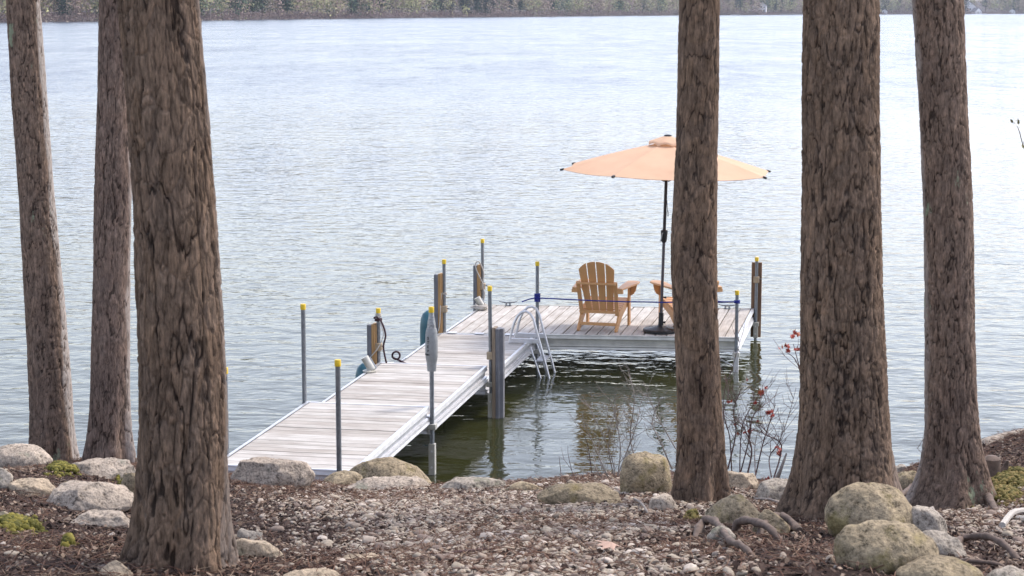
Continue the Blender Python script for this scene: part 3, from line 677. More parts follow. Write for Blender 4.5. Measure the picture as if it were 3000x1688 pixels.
# ------------------------------------------------------------------ boulders
def rock(label, x0, x1, yt, yb, mat, seed, ang=.5, deep=.8, flat=0, lean=0, name='boulder', cat='boulder', lift=0, dist=None):
    bl = ground_hit((x0 + x1) / 2 * K, (yb - (yb - yt) * .12) * K)
    D = dist or min(bl.y, 15.42 + (.6 if x1 < 360 else 0)); ppm = F / D
    w = (x1 - x0) * K / ppm; h = (yb - yt) * K / ppm * 1.0
    dp = min(w * deep, .9)
    D2 = D + dp * .35
    pt = aty((x0 + x1) / 2 * K, yt * K, D2); pb = aty((x0 + x1) / 2 * K, yb * K, D - dp * .3)
    zt = pt.z; zb = min(pb.z, gz(pt.x, D2)) - .06
    w = (x1 - x0) * K / (F / D2)
    c = Vector((pt.x, D2, (zt + zb) / 2 + lift)); hh = (zt - zb) / 2
    bm = bmesh.new(); bmesh.ops.create_icosphere(bm, subdivisions=5 if w > .35 else 4, radius=1)
    r_ = np.random.default_rng(seed)
    V = np.array([v.co for v in bm.verts])
    # cut by random planes for broken faces
    for i in range(int(5 + 9 * ang)):
        n_ = r_.normal(size=3); n_[2] = abs(n_[2]) * .8; n_ /= np.linalg.norm(n_); d_ = r_.uniform(.62, .9) if ang > .3 else r_.uniform(.82, .95)
        q = V @ n_ - d_; V = V - np.outer(np.clip(q, 0, None) * (.95 if ang > .3 else .6), n_)
    if flat: V[:, 2] = np.where(V[:, 2] > 0, np.minimum(V[:, 2], 1 - flat), V[:, 2])
    mx = np.abs(V).max(0); V = V / [np.ptp(V[:, 0]) / 2, mx[1], V[:, 2].max()]
    V[:, 0] -= (V[:, 0].max() + V[:, 0].min()) / 2
    V[:, 2] += lean * V[:, 0] * (V[:, 2] > -.4) * .5
    V[:, 2] /= V[:, 2].max()
    P = V * [w / 2, dp / 2, hh]
    n1 = fbm(P[:, 0] * 4 + seed, P[:, 1] * 4, P[:, 2] * 4, 4, seed); n2 = fbm(P[:, 0] * 22 + seed, P[:, 1] * 22, P[:, 2] * 22, 4, seed + 3)
    P = P * (1 + (.11 * n1)[:, None]) + V * (n2 * .016)[:, None]
    for v, p in zip(bm.verts, P): v.co = p
    me = bpy.data.meshes.new('boulder'); bm.to_mesh(me); bm.free(); me.materials.append(M[mat]); me.polygons.foreach_set('use_smooth', [True] * len(me.polygons))
    return tag(put(name, me, None, c, (0, 0, 0)), label, cat)
RK = [
 ('grey rounded boulder at the left edge, in front of the leftmost pine', -34, 128, 1117, 1188, 'rock_pale', 1, .3, .8, 0, 0),
 ('flat pale slab at the foot of the two left pines', 160, 350, 1161, 1206, 'rock_pale', 2, .4, .7, .3, 0),
 ('small pale slanting slab left of the pointed boulder', 22, 148, 1205, 1252, 'rock_tan', 3, .6, .7, 0, -.5),
 ('pointed grey boulder on the dark soil left of the broad trunk', 98, 338, 1208, 1294, 'rock_pale', 4, .7, .7, 0, .15),
 ('long thin flat slab lying on soil below the pointed boulder', 150, 352, 1294, 1327, 'rock_pale', 5, .4, .5, .4, 0),
 ('dark lichened rock cut by the left edge below the rounded boulder', -20, 31, 1180, 1238, 'rock_grey', 6, .4, .8, 0, 0),
 ('mossy rock peeping out left of the broad trunk', 292, 362, 1186, 1258, 'rock_green', 7, .4, .8, 0, 0),
 ('long speckled granite block at the shore end of the dock', 560, 786, 1157, 1229, 'rock_pale', 8, .45, .5, .35, 0),
 ('small greenish wedge of rock against the nearest right dock post', 810, 915, 1186, 1228, 'rock_green', 9, .7, .8, 0, .2),
 ('sloping green-grey boulder right of the dock end', 862, 1100, 1150, 1226, 'rock_green', 10, .3, .6, 0, -.28),
 ('low pale slab in front of the sloping boulder', 850, 1078, 1202, 1238, 'rock_pale', 11, .5, .5, .3, .1),
 ('low grey hump of rock at the water edge left of centre gravel rim', 1095, 1292, 1201, 1236, 'rock_grey', 12, .4, .5, .1, -.2),
 ('small low greenish rock beside the long dark wedge', 1268, 1378, 1209, 1238, 'rock_green', 13, .4, .6, 0, -.1),
 ('long dark wedge-shaped rock pointing right at the gravel rim', 1350, 1572, 1217, 1276, 'rock_green', 14, .5, .5, .1, -.6),
 ('tiny peaked stone standing behind the long dark wedge', 1418, 1458, 1209, 1234, 'rock_tan', 15, .7, .8, 0, 0),
 ('tall mossy upright boulder left of the slim pine', 1556, 1691, 1136, 1257, 'rock_green', 16, .45, .8, 0, .08),
 ('low pale stone at the left foot of the slim pine', 1628, 1712, 1246, 1292, 'rock_pale', 17, .4, .7, .2, 0),
 ('tan rounded rock just right of the slim pine by the water', 1818, 1912, 1187, 1240, 'rock_tan', 18, .5, .8, 0, -.3),
 ('grey speckled rock left of the thickest pine', 1898, 2016, 1204, 1268, 'rock_grey', 19, .5, .8, 0, .3),
 ('broad blue-green lichened rock right of the slim pine foot', 1766, 1934, 1245, 1338, 'rock_green', 20, .45, .8, 0, 0),
 ('smaller greenish rock wedged between lichened rock and thickest pine', 1893, 1986, 1280, 1352, 'rock_green', 21, .4, .8, 0, 0),
 ('large rounded tan-green boulder in front of the thickest pine', 2074, 2306, 1218, 1372, 'rock_green', 22, .1, .8, 0, -.1),
 ('large low domed boulder, middle one of the three at lower right', 2090, 2372, 1314, 1452, 'rock_green', 23, .15, .7, 0, -.25),
 ('lowest domed boulder cut off by the bottom edge at right', 2246, 2476, 1397, 1490, 'rock_green', 24, .15, .8, 0, 0),
 ('grey lichened boulder half hidden behind the large rounded one', 2268, 2392, 1268, 1372, 'rock_grey', 25, .4, .8, 0, -.5),
 ('small round stone gripped by the surface root', 1780, 1852, 1325, 1372, 'rock_grey', 26, .2, .9, 0, 0),
 ('pale green round rock seen between the two right-hand pines', 2244, 2324, 1184, 1240, 'rock_green', 27, .3, .8, 0, 0),
 ('small bluish stone beside the broad trunk on the gravel', 584, 666, 1327, 1364, 'rock_grey', 29, .5, .8, 0, 0),
 ('long tan stone sloping right beside the broad trunk', 575, 722, 1356, 1412, 'rock_tan', 30, .4, .5, .2, -.5),
 ('tan stone against the left foot of the broad trunk', 243, 340, 1404, 1460, 'rock_tan', 31, .4, .8, 0, .4),
 ('stone barely showing at the bottom edge left of centre', 705, 862, 1434, 1470, 'rock_tan', 32, .2, .8, 0, 0),
 ('low brown stone sunk in gravel near the bottom left of centre', 850, 978, 1393, 1414, 'rock_tan', 33, .3, .6, .2, 0),
 ('grey slab half buried behind the low domed boulder', 2295, 2440, 1335, 1405, 'rock_grey', 34, .5, .6, 0, -.6),
 ('stone in the lower right corner', 2470, 2610, 1428, 1475, 'rock_grey', 35, .3, .8, 0, 0),
 ('small tan stone by the bright moss at the left edge', -18, 37, 1290, 1322, 'rock_tan', 36, .4, .8, 0, 0),
 ('tiny dark pointed stone at the water between the right pines', 2243, 2292, 1170, 1192, 'rock_grey', 37, .7, .8, 0, 0),
 ('pale fist-sized stone against the broad trunk, low on its right', 572, 606, 1372, 1398, 'rock_pale', 38, .4, .9, 0, 0),
 ('pale small stone on soil left of the lower domed boulder', 2078, 2102, 1402, 1422, 'rock_pale', 39, .2, .9, 0, 0),
]
for r_ in RK: rock(*r_)
# granite ledge on the right bank, farther off
lg = rock('wide sloping granite ledge at the right edge by the water', 2440, 3060, 1070, 1240, 'rock_pale', 41, .3, 1.0, 0, .1, 'ledge', 'rock', 0, 14.1)

# ------------------------------------------------------------------ loose cover: gravel, chips, needles, moss
def scatter(name, label, cat, P, S, Rt, mat, kind='ico'):
    n = len(P); me = bpy.data.meshes.new(name); me.vertices.add(n); me.vertices.foreach_set('co', P.astype(np.float32).ravel())
    for nm, dat in (('scl', S), ('rot', Rt)):
        at = me.attributes.new(nm, 'FLOAT_VECTOR', 'POINT'); at.data.foreach_set('vector', dat.astype(np.float32).ravel())
    me.materials.append(mat)
    ob = put(name, me); tag(ob, label, cat, kind='stuff')
    g = bpy.data.node_groups.new(name, 'GeometryNodeTree'); g.is_modifier = True
    g.interface.new_socket('Geometry', in_out='INPUT', socket_type='NodeSocketGeometry'); g.interface.new_socket('Geometry', in_out='OUTPUT', socket_type='NodeSocketGeometry')
    gi = g.nodes.new('NodeGroupInput'); go = g.nodes.new('NodeGroupOutput'); N = g.nodes.new; Lk = g.links.new
    iop = N('GeometryNodeInstanceOnPoints')
    join = N('GeometryNodeJoinGeometry')
    for k in range(3):
        if kind == 'ico':
            s_ = N('GeometryNodeMeshIcoSphere'); s_.inputs['Subdivisions'].default_value = 2; s_.inputs['Radius'].default_value = 1
        else:
            s_ = N('GeometryNodeMeshCube'); s_.inputs['Size'].default_value = (2, 2, 2)
        sp = N('GeometryNodeSetPosition'); nz = N('ShaderNodeTexNoise'); nz.noise_dimensions = '4D'; nz.inputs['W'].default_value = k * 7.7; nz.inputs['Scale'].default_value = .8
        vm = N('ShaderNodeVectorMath'); vm.operation = 'MULTIPLY_ADD'; vm.inputs[1].default_value = (1.5, 1.5, 1.5); vm.inputs[2].default_value = (-.75, -.75, -.75)
        Lk(nz.outputs[1], vm.inputs[0]); Lk(s_.outputs['Mesh'], sp.inputs['Geometry']); Lk(vm.outputs[0], sp.inputs['Offset'])
        sm = N('GeometryNodeSetShadeSmooth'); Lk(sp.outputs[0], sm.inputs[0]); sm.inputs['Shade Smooth'].default_value = kind == 'ico'
        mt = N('GeometryNodeSetMaterial'); mt.inputs['Material'].default_value = mat; Lk(sm.outputs[0], mt.inputs[0])
        gt = N('GeometryNodeGeometryToInstance'); Lk(mt.outputs[0], gt.inputs[0]); Lk(gt.outputs[0], join.inputs[0])
    for nm, sock in (('scl', 'Scale'), ('rot', 'Rotation')):
        na_ = N('GeometryNodeInputNamedAttribute'); na_.data_type = 'FLOAT_VECTOR'; na_.inputs['Name'].default_value = nm
        if sock == 'Rotation':
            er = N('FunctionNodeEulerToRotation'); Lk(na_.outputs[0], er.inputs[0]); Lk(er.outputs[0], iop.inputs[sock])
        else: Lk(na_.outputs[0], iop.inputs[sock])
    Lk(gi.outputs[0], iop.inputs['Points']); Lk(join.outputs[0], iop.inputs['Instance']); iop.inputs['Pick Instance'].default_value = True
    Lk(iop.outputs[0], go.inputs[0])
    md = ob.modifiers.new('scatter', 'NODES'); md.node_group = g
    return ob
def cover(n):
    y = 5.9 + 10.1 * nrg.random(n) ** .85; x = (nrg.random(n) * 2 - 1) * (y * .285 + .3); return x, y
def gravel_density(x, y):
    px_ = x / y * F + CX            # where it is across the strip
    n = fbm(x * 1.3, y * 1.3, x * 0, 3, 77)
    wl = -.42 - .19 * (y - 7); wr = .55 + .16 * (y - 8)
    c = sstep(wl - .4, wl + .5, x) * sstep(wr + .75, wr - .1, x) * sstep(15.5, 15.0, y)
    r_ = sstep(2.05, 2.5, x + .1 * (11 - y)) * sstep(12.6, 11.6, y) * .8
    l_ = .0 * x
    d = np.maximum(np.maximum(c, r_), l_) * (.72 + .9 * n) + .02
    d = d - 1.3 * np.exp(-(((x - 1.3) / .6) ** 2 + ((y - 8.2) / .95) ** 2))
    return np.clip(d, .015, 1)
x, y = cover(170000); keep = nrg.random(len(x)) < gravel_density(x, y); x = x[keep]; y = y[keep]; n = len(x)
sz = np.exp(nrg.normal(math.log(.0077), .42, n)); sz = np.clip(sz, .004, .032)
S = np.stack([sz * nrg.uniform(.9, 1.5, n), sz * nrg.uniform(.8, 1.2, n), sz * nrg.uniform(.5, .8, n)], 1)
scatter('gravel', 'rounded pale pebbles spread over the bank', 'gravel', np.stack([x, y, G(x, y) + sz * .25], 1), S, np.stack([nrg.normal(0, .3, n), nrg.normal(0, .3, n), nrg.random(n) * 6.28], 1), M['pebble'])
x, y = cover(80000); k = nrg.random(len(x)) > gravel_density(x, y) * .6; x = x[k]; y = y[k]; n = len(x); sz = np.clip(np.exp(nrg.normal(math.log(.0055), .4, n)), .002, .012)
S = np.stack([sz * nrg.uniform(.8, 2.2, n), sz * nrg.uniform(.5, 1, n), sz * nrg.uniform(.15, .4, n)], 1)
scatter('bark_chips', 'dark crumbled bark and soil crumbs on the ground', 'mulch', np.stack([x, y, G(x, y) + .003], 1), S, np.stack([nrg.normal(0, .5, n), nrg.normal(0, .5, n), nrg.random(n) * 6.28], 1), M['chip'], 'cube')
x, y = cover(9000); n = len(x); S = np.stack([nrg.uniform(.004, .013, n), nrg.uniform(.003, .008, n), np.full(n, .0011)], 1)
M['litter'] = mat_stone('leaf_litter', (0, (.13, .09, .065)), (.5, (.23, .165, .12)), (1, (.38, .29, .22)))
scatter('leaf_litter', 'bits of dry tan leaf strewn over the bank', 'leaf litter', np.stack([x, y, G(x, y) + nrg.uniform(.008, .022, n)], 1), S, np.stack([nrg.normal(0, .45, n), nrg.normal(0, .45, n), nrg.random(n) * 6.28], 1), M['litter'], 'cube')
x, y = cover(60000)
nd = np.clip(.12 + sstep(12.6, 14.6, y) * .9 + .8 * fbm(x, y, x * 0, 3, 31), .06, 1); k = nrg.random(len(x)) < nd; x = x[k]; y = y[k]; n = len(x)
S = np.stack([nrg.uniform(.02, .055, n), np.full(n, .0012), np.full(n, .0009)], 1)
scatter('pine_needles', 'fallen red-brown pine needles over the bank', 'needles', np.stack([x, y, G(x, y) + nrg.uniform(.006, .022, n)], 1), S, np.stack([nrg.normal(0, .2, n), nrg.normal(0, .25, n), nrg.random(n) * 6.28], 1), M['needle'], 'cube')
def moss(label, spots_, mat, name='moss'):
    P, S = [], []
    for (cx, cy, rx, ry, m) in spots_:
        a = nrg.normal(size=(m, 2)); 
        for q in a:
            h = ground_hit((cx + q[0] * rx * .45) * K, (cy + q[1] * ry * .45) * K); s_ = nrg.uniform(.006, .018)
            P.append((h.x, h.y, h.z + max(0, .045 * (1 - (q[0] ** 2 + q[1] ** 2) * .3)))); S.append((s_, s_, s_ * 1.2))
    P = np.array(P); n = len(P)
    scatter(name, label, 'moss', P, np.array(S), nrg.normal(size=(n, 3)), M[mat])
moss('bright green moss cushions on the left of the bank', [(30, 1326, 70, 22, 420), (75, 1335, 40, 10, 90), (172, 1377, 16, 8, 90), (150, 1182, 40, 18, 260), (185, 1190, 30, 8, 90), (325, 1222, 32, 20, 160), (310, 1203, 26, 10, 60)], 'moss')
moss('dry yellow-green moss on the right bank', [(2530, 1215, 70, 34, 480), (2525, 1250, 60, 26, 380), (2555, 1200, 50, 20, 220), (1740, 1308, 20, 6, 60), (2340, 1345, 14, 5, 40)], 'moss_dry', 'dry_moss')

# ------------------------------------------------------------------ the dock
YAW = R(-10.9)
O = atz(1432, 1112, .44)
def DW(u, v, z=0): return Vector((O.x + u * math.cos(YAW) - v * math.sin(YAW), O.y + u * math.sin(YAW) + v * math.cos(YAW), z))
RAIL = [(0, 0), (.030, 0), (.034, -.010), (.026, -.016), (.034, -.050), (.030, -.056), (.008, -.062), (.004, -.120), (.026, -.128), (.028, -.144), (.012, -.149), (.030, -.156), (.038, -.178), (.036, -.184), (0, -.184)]
def rail_mesh(length, side, along):
    """extruded dock edge channel; side=+1 profile opens outward to +, -1 to -"""
    pf = [(side * (x * .9), z) for x, z in RAIL]
    return MB().prism(pf, 'y' if along == 'y' else 'x', 0, length)
def dock_section(label, v0, v1, z, n, extra=0):
    t_ = thing('dock_section', label, 'dock section', DW(-.655, v0, 0), YAW, 'walkway sections of the dock')
    L_ = v1 - v0; w = .61
    # rails stand at the two sides, end channels between them
    for s_ in (-1, 1):
        m_ = MB().prism([(s_ * (w - .004 + x), z + zz) for x, zz in RAIL], 'y', .0, L_); m_.part('side_rail', M['alu'], t_)
    for yy in (0, L_):
        s_ = -1 if yy == 0 else 1
        MB().prism([(yy + s_ * (x - .036), z + zz) for x, zz in RAIL], 'x', -w + .006, w - .006).part('end_rail', M['white_alu'], t_)
    pl = (L_ - .08) / n
    for i in range(n):
        gap = rng.uniform(.005, .013); y0 = .04 + i * pl + gap / 2; dz = rng.uniform(-.003, .002)
        m_ = MB().box(-w + .014, w - .014, -pl / 2 + gap / 2, pl / 2 - gap / 2, -.034, 0, lambda x, y, z_: (x, y + x * rngsk, z_)) if False else MB().box(-w + .014, w - .014, -pl / 2 + gap / 2, pl / 2 - gap / 2, -.034, 0)
        o = m_.part('plank', M['deck_x'], t_, bevel=.003, loc=(0, .04 + (i + .5) * pl, z - .004 + dz), rot=(rng.uniform(-.008, .008), rng.uniform(-.002, .002), rng.uniform(-.0015, .0015)))
    for k in (L_ * .33, L_ * .66): MB().box(-w + .01, w - .01, k - .03, k + .03, z - .15, z - .06).part('joist', M['alu_paint'], t_)
    return t_
dock_section('nearest and highest dock walkway section, its shore end behind the granite block', -5.69, -2.88, .71, 19)
dock_section('middle dock walkway section, one step below the nearest one', -2.86, 0, .60, 20)
dock_section('farthest dock walkway section, leading onto the wide platform', .02, 3.06, .44, 21)
# platform
PN = Vector((-.87, 25.2, 0)); PA = Vector((3.78, -.36, 0)); PB = Vector((.49, 2.43, 0))
PLA, PLB = PA.length, PB.length; ea, eb = PA.normalized(), PB.normalized()
def PW(a, b, z=0): return PN + ea * a + eb * b + Vector((0, 0, z))
pf_t = thing('dock_platform', 'wide dock platform carrying the chairs and umbrella', 'dock platform', PN)
def pl_(a, b, z): return tuple(ea * a + eb * b + Vector((0, 0, z)))
zp = .445
def skew_prism(poly, along, a0, a1):
    m_ = MB(); n = len(poly)
    for h in (a0, a1):
        for p, q in poly: m_.v.append(pl_(p, h, q) if along == 'b' else pl_(h, p, q))
    m_.f += [tuple(range(n)), tuple(range(n, 2 * n))[::-1]] + [(i, n + i, n + (i + 1) % n, (i + 1) % n) for i in range(n)]
    return m_
skew_prism([(.0 - x, zp + z) for x, z in RAIL], 'b', .0, PLB).part('side_rail', M['alu'], pf_t)
skew_prism([(PLA + x, zp + z) for x, z in RAIL], 'b', .0, PLB).part('side_rail', M['alu'], pf_t)
skew_prism([(.0 - x * 1.1, zp - .001 + z * 1.05) for x, z in RAIL], 'a', .002, PLA - .002).part('end_rail', M['alu_paint'], pf_t)
skew_prism([(PLB + x, zp - .001 + z) for x, z in RAIL], 'a', .002, PLA - .002).part('end_rail', M['alu_paint'], pf_t)
npk = 25; pw_ = (PLA - .02) / npk
ang_b = math.atan2(-eb.x, eb.y)
for i in range(npk):
    gap = rng.uniform(.011, .019); m_ = MB(); c = pl_(.01 + (i + .5) * pw_, PLB / 2, zp - .006 + rng.uniform(-.003, .002))
    k = 0
    for z_ in (-.034, 0):
        for b in (-PLB / 2 + .012, PLB / 2 - .012):
            for a in (-pw_ / 2 + gap / 2, pw_ / 2 - gap / 2):
                p = ea * a + eb * b; q = Matrix.Rotation(-ang_b, 3, 'Z') @ p; m_.v.append((q.x, q.y, z_))
    m_.f = [(0, 2, 3, 1), (4, 5, 7, 6), (0, 1, 5, 4), (2, 6, 7, 3), (0, 4, 6, 2), (1, 3, 7, 5)]
    m_.part('plank', M['deck_y'], pf_t, bevel=.003, loc=c, rot=(rng.uniform(-.002, .002), 0, ang_b))
for b in (.6, 1.25, 1.9):
    skew_prism([(b - .03, zp - .15), (b + .03, zp - .15), (b + .03, zp - .06), (b - .03, zp - .06)], 'a', .03, PLA - .03).part('joist', M['alu_paint'], pf_t)
# hinge plates where walkway meets platform
for u in (-1.12, -.75, -.35): MB().box(-.06, .06, -.05, .05, 0, .006).part('hinge_plate', M['alu'], pf_t, loc=tuple(DW(u, 3.06, .447) - PN), rot=(0, 0, YAW), bevel=.001)

# posts
def post(label, w, deck, top, bottom=-.9, sleeve=None, lean=(0, 0)):
    t_ = thing('dock_post', label, 'post', (w.x, w.y, 0), YAW, 'yellow-capped dock posts')
    lx, ly = lean; h = deck + top
    MB().tube([(lx * (bottom - deck), ly * (bottom - deck), bottom), (lx * top, ly * top, h - .03)], .0225, 14).part('pipe', M['galv'], t_, True)
    MB().lathe([(.0225, h - .058), (.0275, h - .056), (.028, h - .004), (.025, h)], 16, (lx * top, ly * top)).part('cap', M['cap'], t_, True)
    b_ = MB().box(-.045, .045, -.04, .04, deck - .245, deck - .188).part('bracket', M['alu_paint'], t_, bevel=.003)
    if sleeve:
        MB().box(-.030, .034, -.034, .030, sleeve[0], sleeve[1]).part('leg_sleeve', M['alu_paint'], t_, bevel=.003)
        for f_ in (.25, .75):
            z = sleeve[0] + (sleeve[1] - sleeve[0]) * f_
            MB().tube([(0, -.034, z), (0, -.046, z)], .011, 8).part('bolt', M['alu'], t_)
    return t_
def bumper(t_, side, top, bottom, sx, wide=.14, rubber=.06, mat='board'):
    """side: 'u-' board outboard to the left, 'u+' to the right, 'v+' beyond the post"""
    if side in 'u-u+':
        s_ = -1 if side == 'u-' else 1; a = s_ * (.027 + .002); b = a + s_ * .038
        MB().box(min(a, b), max(a, b), -wide / 2, wide / 2, bottom, top).part('bumper_board', M[mat], t_, bevel=.003)
        c = b + s_ * .002; dd = c + s_ * rubber
        poly = [(c, -wide / 2), (c, wide / 2), (c + s_ * rubber * .45, wide / 2), (c + s_ * rubber * .5, wide * .36), (dd, wide * .28), (dd, -wide * .28), (c + s_ * rubber * .5, -wide * .36), (c + s_ * rubber * .45, -wide / 2)]
        MB().prism(poly, 'z', bottom + .01, top - .012).part('rubber_fender', M['rubber'], t_, bevel=.004)
    else:
        MB().box(-wide / 2, wide / 2, .029, .067, bottom, top).part('bumper_board', M[mat], t_, bevel=.003)
    zc_ = sx
    ck = MB().box(-.04, .04, -.05, .03, zc_ - .045, zc_ + .045).part('clamp', M['clamp'], t_, bevel=.006)
    MB().tube([(.04, -.02, zc_ + .01), (.075, -.02, zc_ + .012)], .007, 8).part('bolt', M['galv'], ck)
P1 = post('dock post partly behind the broad trunk, only its cap and right side clear', DW(-1.315, -5.26), .71, .78)
P2 = post('tall bare dock post at the far left corner of the nearest section', DW(-1.31, -2.9), .71, 1.0)
P3 = post('nearest dock post, rising at the shore end beside the wedge rock', DW(-.13, -5.76), .71, .98)
P4 = post('dock post wearing the grey lettered sleeve, at the first step', DW(-.0, -2.84), .71, 1.0, -.9, (.0, .32))
P5 = post('right dock post with tall grey rubber fender reaching the water', DW(.02, .02), .60, .92, -.9, (-.1, .28), (-.012, 0))
P6 = post('short left dock post with maroon rope and cedar bumper board', DW(-1.30, .0), .60, .63)
P7 = post('left dock post with the tallest bumper, where walkway meets platform', DW(-1.235, 3.12), .44, .965)
P8 = post('tallest dock post at the far left platform corner, white rope looped over it', PW(-.03, PLB - .06), .44, .96)
P9 = post('dock post behind the ladder with the blue rope knot', PW(1.215, -.055), .44, .965)
P10 = post('short dock post at the near right corner of the platform', PW(PLA + .0, -.06), .44, .62)
P11 = post('dock post at the far right platform corner, in front of a dark board', PW(PLA + .06, PLB - .02), .44, .74, -.9, (.03, .25))
M['board_grey'] = mat_vwood('grey_board', ((.16, .11, .07), (.27, .21, .15), (.36, .30, .24)))
bumper(P5, 'u+', 1.05, -.12, .72, .15, .085, 'board_grey')
bumper(P6, 'u-', 1.05, .05, .78)
bumper(P7, 'u-', 1.22, .05, .75)
bumper(P8, 'u-', 1.03, .05, .72)
bumper(P11, 'v+', 1.10, .03, .86, .145, mat='board_dark')
# heavier channel leg and diagonal brace under the near right corner
MB().box(-.032, .032, -.036, -.030 + .06, -.3, .26).part('channel_leg', M['alu'], P10, bevel=.003)
MB().bar((-.42, .03, .27), (-.03, .03, .06), .03, .012).part('brace', M['alu'], P10)
MB().bar((-.40, .0, -.2), (-.03, .0, .2), .03, .012).part('brace', M['galv'], P9)
# lettered sleeve on P4 (origin of P4 is at the post axis)
zt4 = .71 + 1.0
MB().lathe([(.024, zt4 - .06), (.029, zt4 - .10), (.036, zt4 - .14), (.041, zt4 - .17), (.044, zt4 - .215)], 20).part('tape_wrap', M['tape'], P4, True)
sl = MB().lathe([(.044, zt4 - .585 - .065), (.051, zt4 - .56), (.056, zt4 - .535), (.0585, zt4 - .53), (.0585, zt4 - .518), (.061, zt4 - .51), (.0635, zt4 - .42), (.0625, zt4 - .34), (.060, zt4 - .275), (.0585, zt4 - .27), (.0585, zt4 - .262), (.057, zt4 - .245), (.052, zt4 - .232), (.049, zt4 - .215), (.046, zt4 - .214)], 28).part('sleeve', M['sleeve'], P4, True)
def letters(txt, size, zc_, th0, rad, stack=False, name='lettering'):
    """hand-drawn black capitals wrapped round the sleeve; th0 angle of the text start"""
    for i, ch in enumerate(txt):
        cu = bpy.data.curves.new('txt', 'FONT'); cu.body = ch; cu.size = size; cu.align_x = 'CENTER'; cu.offset = size * .03
        ob = bpy.data.objects.new('txt', cu); COL.objects.link(ob)
        dg = bpy.context.evaluated_depsgraph_get(); me = bpy.data.meshes.new_from_object(ob.evaluated_get(dg)); bpy.data.objects.remove(ob)
        bm = bmesh.new(); bm.from_mesh(me)
        bmesh.ops.triangulate(bm, faces=bm.faces)
        g = bmesh.ops.extrude_face_region(bm, geom=list(bm.faces)); 
        ext = {v for v in g['geom'] if isinstance(v, bmesh.types.BMVert)}
        jx = rng.uniform(-.06, .06)
        for v in bm.verts:
            x, y = v.co.x, v.co.y; x, y = x * math.cos(jx) - y * math.sin(jx), x * math.sin(jx) + y * math.cos(jx)
            a = th0 + (x + (0 if stack else i * size * .68)) / rad; z = zc_ + y - (i * size * 1.08 if stack else 0); r_ = rad + (.0012 if v in ext else .0002)
            v.co = (r_ * math.cos(a), r_ * math.sin(a), z)
        bm.to_mesh(me); bm.free(); me.materials.clear(); me.materials.append(M['ink'])
        put('letter', me, P4)
letters('STEP', .040, zt4 - .322, R(-121) - YAW, .0633, True)
letters('DOWN', .028, zt4 - .485, R(-171) - YAW, .0633)

# ladder
lt = thing('swim_ladder', 'aluminium swim ladder with two hoops beside the platform', 'ladder', DW(0, 0), YAW)
for v, nm in ((2.46, 0), (2.88, 0)):
    arc = [(-.235, v, .445), (-.205, v, .60), (-.175, v, .70), (-.135, v, .785), (-.08, v, .84), (-.02, v, .855), (.035, v, .825), (.075, v, .755), (.11, v, .62), (.165, v, .42), (.225, v, .2), (.31, v, -.12), (.37, v, -.4)]
    MB().tube(arc, .0165, 10).part('rail', M['alu'], lt, True)
    MB().tube([(.035, v, .40), (.20, v, -.1), (.30, v, -.4)], .013, 8).part('inner_rail', M['alu'], lt, True)
    MB().prism([(-.235, .448), (.15, .448), (.15, .500), (.135, .505), (-.235, .505)], 'y', v - .018, v + .018).part('mounting_plate', M['alu'], lt, bevel=.003)
for z, x in ((.215, .155), (-.025, .235), (-.27, .29)):
    MB().box(x - .055, x + .07, 2.47, 2.87, z - .014, z + .012).part('tread', M['alu'], lt, bevel=.004)

# cleats, sockets
def cleat(label, w, z, rz, s=1.0, mat='galv'):
    t_ = thing('dock_cleat', label, 'cleat', (w.x, w.y, z), rz)
    MB().box(-.05 * s, .05 * s, -.022 * s, .022 * s, 0, .008 * s).part('base', M[mat], t_, bevel=.002)
    for x in (-.028, .028): MB().tube([(x * s, 0, .006), (x * s * .9, 0, .04 * s)], [.014 * s, .010 * s], 8).part('foot', M[mat], t_, True)
    MB().tube([(-.13 * s, 0, .062 * s), (-.09 * s, 0, .052 * s), (-.03 * s, 0, .043 * s), (.03 * s, 0, .043 * s), (.09 * s, 0, .052 * s), (.13 * s, 0, .062 * s)], [.005 * s, .009 * s, .011 * s, .011 * s, .009 * s, .005 * s], 8).part('horn', M[mat], t_, True)
    return t_
cleat('metal cleat on the far left edge of the platform', PW(.34, PLB - .07), .444, R(-4))
cleat('metal cleat on the far right of the platform, left of the corner post', PW(PLA - .34, PLB - .06), .444, R(-6))
cleat('raised cleat on the walkway edge ringed by maroon rope', DW(-1.20, .62), .446, R(65), 1.1)
def socket(label, w, z):
    t_ = thing('rod_socket', label, 'socket', (w.x, w.y, z))
    MB().lathe([(.075, 0), (.078, .012), (.05, .022), (.035, .03)], 20).part('base', M['alu_paint'], t_, True)
    MB().tube([(.03, 0, .02), (-.055, .0, .165)], .045, 16).part('tube', M['alu_paint'], t_, True)
    MB().tube([(.07, .02, .03), (.0, .02, .15)], .018, 10).part('strut', M['galv'], t_, True)
socket('tilted grey tube on the left walkway edge beside the short post', DW(-1.245, -.62), .602)
socket('tilted grey tube by the coiled white rope at the far platform corner', PW(.03, PLB - .45), .446)

# fenders floating off the left side
def fender(label, w, z0, z1, r):
    t_ = thing('mooring_fender', label, 'fender', (w.x, w.y, 0))
    h = z1 - z0; MB().lathe([(.02, z0), (r * .7, z0 + .05), (r * .95, z0 + .12), (r, z0 + .2), (r, z1 - .22), (r * .93, z1 - .12), (r * .75, z1 - .05), (r * .4, z1 - .01), (.03, z1)], 28).part('body', M['teal'], t_, True)
fender('teal fender behind the tallest bumper board on the left side', DW(-1.53, 3.55), -.15, .66, .135)
fender('teal fender low behind the short left post, mostly hidden', DW(-1.44, -.12), -.15, .60, .11)

